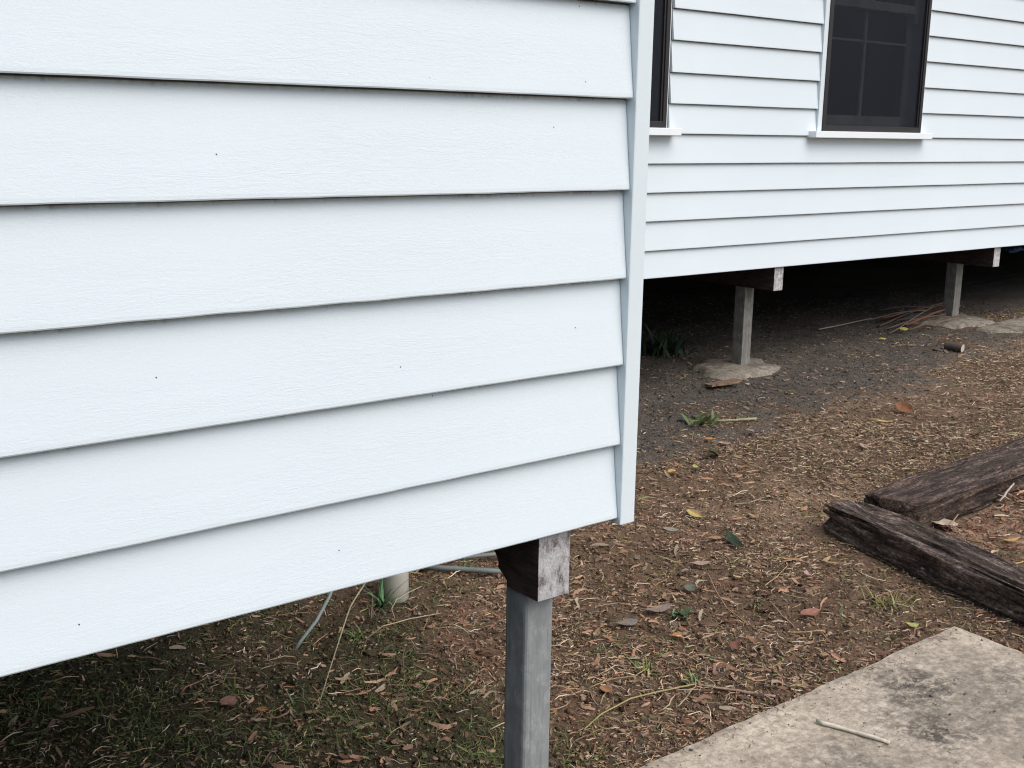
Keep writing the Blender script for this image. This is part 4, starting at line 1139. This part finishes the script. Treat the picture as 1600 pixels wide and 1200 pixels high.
# matted straw in the open middle of the yard
N = 70000
P = np.stack([rng.uniform(3.2, 9.5, N), rng.uniform(2.6, 5.2, N)], -1)
zc, kg, km = zone_cols(P[:, 0], P[:, 1]); cl = fbm(xyz(P[:, 0] * 1.7, P[:, 1] * 1.7), 4, 91)
P = P[(rng.random(N) < (1 - kg / .92 * .99) * np.clip((cl - .40) * 6, .22, 1)) & ~((P[:, 0] > 4.1) & (P[:, 1] < 2.85))]; n = len(P)
cols = pick([(0.54, 0.40, 0.26), (0.44, 0.28, 0.20), (0.62, 0.51, 0.37), (0.34, 0.33, 0.16), (0.12, 0.085, 0.062), (0.22, 0.155, 0.105)], [5, 4, 1.2, 2.4, 4, 5], n)
V, F, c = ribbons(P, rng.gamma(1.6, .009, n) + .006, rng.uniform(.0016, .0046, n), rng.uniform(0, 6.28, n), rng.normal(0, .12, n), rng.normal(0, .15, n), cols, rng.uniform(.003, .016, n))
tag(link('matted_straw', big_mesh('matted_straw', V, F, c), M['litter']), 'matted pale straw over the open yard', kind='stuff')

# leaf fragments: wider, bent flakes
N = 52000
P = scatter(N); _, kg, km = zone_cols(P[:, 0], P[:, 1]); keep = rng.random(N) < (1 - .6 * kg) * (1 - .6 * km); P = P[keep]; n = len(P)
mul = (P[:, 0] > 3.9) & (P[:, 1] < 2.6)
cols = pick([(0.35, 0.19, 0.12), (0.23, 0.14, 0.095), (0.44, 0.30, 0.20), (0.30, 0.22, 0.155), (0.08, 0.06, 0.047), (0.50, 0.32, 0.19)], [4, 4, 3, 3.5, 4, .5], n)
V, F, c = ribbons(P, rng.gamma(2.2, .0052, n) + .005, rng.uniform(.002, .0075, n), rng.uniform(0, 6.28, n), rng.normal(0, .3, n), rng.normal(0, .3, n), cols, rng.uniform(.001, .010, n))
tag(link('leaf_litter', big_mesh('leaf_litter', V, F, c), M['litter']), 'broken dead leaves strewn over the soil', kind='stuff')

# drifts of larger leaf pieces and bark strips
N = 9000
P = scatter(N, 1.8, 8.0); _, kg, km = zone_cols(P[:, 0], P[:, 1]); cl = fbm(xyz(P[:, 0] * 1.9, P[:, 1] * 1.9), 4, 211)
P = P[rng.random(N) < np.clip((cl - .46) * 7, .03, .9) * (1 - .85 * kg) * (1 - .6 * km)]; n = len(P)
cols = pick([(0.36, 0.20, 0.125), (0.22, 0.125, 0.085), (0.44, 0.29, 0.185), (0.13, 0.085, 0.06), (0.33, 0.26, 0.19)], [4, 4, 2.5, 3, 2], n)
V, F, c = ribbons(P, rng.gamma(4., .0085, n) + .015, rng.uniform(.004, .012, n), rng.uniform(0, 6.28, n), rng.normal(0, .25, n), rng.normal(0, .22, n), cols, rng.uniform(.004, .014, n))
tag(link('leaf_drifts', big_mesh('leaf_drifts', V, F, c), M['litter']), 'drifts of torn leaves and bark strips on the soil', kind='stuff')

# curled dead leaves banked up beyond the sleepers
N = 5200
P = np.stack([rng.uniform(3.75, 6.6, N), rng.uniform(.9, 2.56, N)], -1)
t = (2.86 - P[:, 1]) / 1.71
P = P[P[:, 0] - (3.975 - .355 * t) > .09]; n = len(P)
cols = pick([(0.34, 0.17, 0.10), (0.24, 0.12, 0.08), (0.46, 0.30, 0.19), (0.16, 0.095, 0.07), (0.56, 0.44, 0.32)], [4, 4, 3, 3, 1], n)
V, F, c = ribbons(P, rng.gamma(4., .0085, n) + .012, rng.uniform(.003, .009, n), rng.uniform(0, 6.28, n), rng.normal(0, .6, n), rng.normal(0, .35, n), cols, rng.uniform(.004, .022, n))
tag(link('mulch', big_mesh('mulch', V, F, c), M['litter']), 'curled red brown leaf mulch beyond the sleepers', kind='stuff')

# crumbs of soil and specks of gravel: irregular little lumps
def lumps(P, s, cols, sink=.3):
    n = len(P)
    base = np.array([(1, 0, 0), (0, 1, 0), (-1, 0, 0), (0, -1, 0), (0, 0, 1), (0, 0, -.6)], float)
    V = base[None] * rng.uniform(.6, 1.3, (n, 6, 1)) + rng.normal(0, .18, (n, 6, 3))
    a = rng.uniform(0, 6.28, n); ca, sa = np.cos(a)[:, None], np.sin(a)[:, None]
    x = V[..., 0] * ca - V[..., 1] * sa; y = V[..., 0] * sa + V[..., 1] * ca
    V = np.stack([x, y * rng.uniform(.6, 1, (n, 1)), V[..., 2] * rng.uniform(.4, .9, (n, 1))], -1) * s[:, None, None]
    gz = ground_z(P[:, 0], P[:, 1]) + bumps(P[:, 0], P[:, 1])
    V[..., 0] += P[:, 0:1]; V[..., 1] += P[:, 1:2]; V[..., 2] += (gz + s * sink)[:, None]
    T = np.array([(0, 1, 4), (1, 2, 4), (2, 3, 4), (3, 0, 4), (1, 0, 5), (2, 1, 5), (3, 2, 5), (0, 3, 5)])
    F = (np.arange(n)[:, None, None] * 6 + T[None]).reshape(-1, 3)
    return V.reshape(-1, 3), F, np.repeat(cols, 6, axis=0)
N = 120000
P = scatter(N); zc, kg, km = zone_cols(P[:, 0], P[:, 1])
s = rng.gamma(2.2, .0016, N) + .0016
cols = np.clip(zc * rng.uniform(.25, 1.9, (N, 1)), 0, 1)
V, F, c = lumps(P, s, cols)
tag(link('soil_crumbs', big_mesh('soil_crumbs', V, F, c), M['crumb']), 'loose crumbs of brown and grey soil', kind='stuff')
N = 40000
P = np.stack([rng.uniform(2.6, 9.8, N), rng.uniform(3.4, 6.4, N)], -1); zc, kg, km = zone_cols(P[:, 0], P[:, 1]); P = P[rng.random(N) < kg ** 2]; n = len(P)
V, F, c = lumps(P, rng.gamma(2.0, .0015, n) + .0016, np.clip(np.array([[.125, .112, .097]]) * rng.uniform(.3, 1.9, (n, 1)), 0, 1))
tag(link('grey_gravel', big_mesh('grey_gravel', V, F, c), M['crumb']), 'coarse grey gravelly dust along the far wing', kind='stuff')
N = 9000
P = scatter(N); s = rng.gamma(1.6, .0011, N) + .0011
V, F, c = lumps(P, s, pick([(0.48, 0.43, 0.37), (0.36, 0.31, 0.26), (0.62, 0.58, 0.52)], [3, 4, 1], N))
tag(link('pale_gravel', big_mesh('pale_gravel', V, F, c), M['crumb']), 'pale specks of gravel scattered over the soil', kind='stuff')

# green shoots coming up in patches over the yard
N = 30000
P = scatter(N, 1.8, 7.0); _, kg, km = zone_cols(P[:, 0], P[:, 1]); cl = fbm(xyz(P[:, 0] * 2.8, P[:, 1] * 2.8), 4, 133)
P = P[rng.random(N) < np.clip((cl - .53) * 7, 0, .9) * (1 - .85 * kg)]; n = len(P)
cols = pick([(0.13, 0.17, 0.05), (0.22, 0.23, 0.085), (0.10, 0.14, 0.06)], [4, 3, 2], n)
V, F, c = ribbons(P, rng.uniform(.010, .038, n), rng.uniform(.0012, .0030, n), rng.uniform(0, 6.28, n), rng.normal(0, .25, n), rng.normal(0, .7, n), cols, rng.uniform(.004, .014, n))
tag(link('green_shoots', big_mesh('green_shoots', V, F, c), M['litter']), 'short green shoots in patches between the litter', kind='stuff')

# grit and soil that has spilled on the slab, thickest along its edges
N = 9000
P = np.stack([rng.uniform(1.66, 3.42, N), rng.uniform(.6, 1.925, N)], -1)
de = np.minimum(3.40 - (1.78 - P[:, 1]) * .03 - P[:, 0], 1.925 - P[:, 1]); cl = fbm(xyz(P[:, 0] * 5, P[:, 1] * 5), 3, 17)
P = P[(de > .004) & (rng.random(N) < .75 * np.exp(-de / .035) + .30 * np.clip((cl - .5) * 5, 0, 1))]; n = len(P)
V, F, c = lumps(P, rng.gamma(1.5, .0009, n) + .0008, pick([(0.10, 0.08, 0.065), (0.17, 0.12, 0.09), (0.66, 0.62, 0.55)], [6, 4, 1.2], n))
V[:, 2] += np.repeat(.041 - (ground_z(P[:, 0], P[:, 1]) + bumps(P[:, 0], P[:, 1])), 6)
tag(link('slab_grit', big_mesh('slab_grit', V, F, c), M['crumb']), 'dark grit and soil spilled on the concrete slab', kind='stuff')
n = 160
P = np.stack([rng.uniform(1.9, 3.40, n), 1.93 - rng.exponential(.05, n)], -1)
V, F, c = ribbons(P, rng.gamma(2, .007, n) + .006, rng.uniform(.001, .003, n), rng.uniform(0, 6.28, n), rng.normal(0, .1, n), rng.normal(0, .05, n), pick([(0.42, 0.30, 0.19), (0.24, 0.15, 0.10)], [1, 1], n), np.full(n, .0435))
V[:, 2] -= np.repeat(ground_z(P[:, 0], P[:, 1]) + bumps(P[:, 0], P[:, 1]), 8)
tag(link('slab_litter', big_mesh('slab_litter', V, F, c), M['litter']), 'few dry shreds lying over the slab edge', kind='stuff')

# short moss and grass under the near wing
N = 42000
P = np.stack([rng.uniform(-.4, 2.4, N), rng.uniform(1.75, 4.4, N)], -1)
_, kg, km = zone_cols(P[:, 0], P[:, 1]); cl = fbm(xyz(P[:, 0] * 3, P[:, 1] * 3), 3, 44)
P = P[rng.random(N) < km * np.clip((cl - .38) * 4, 0.05, 1)]; n = len(P)
cols = pick([(0.08, 0.125, 0.034), (0.13, 0.17, 0.055), (0.20, 0.18, 0.09)], [4, 3, 2], n)
V, F, c = ribbons(P, rng.gamma(3., .010, n) + .010, rng.uniform(.0010, .0024, n), rng.uniform(0, 6.28, n), rng.normal(0, .3, n), rng.normal(0, .8, n), cols, rng.uniform(.004, .014, n))
tag(link('sparse_grass', big_mesh('sparse_grass', V, F, c), M['litter']), 'sparse mossy grass on the shaded soil under the near wing', kind='stuff')
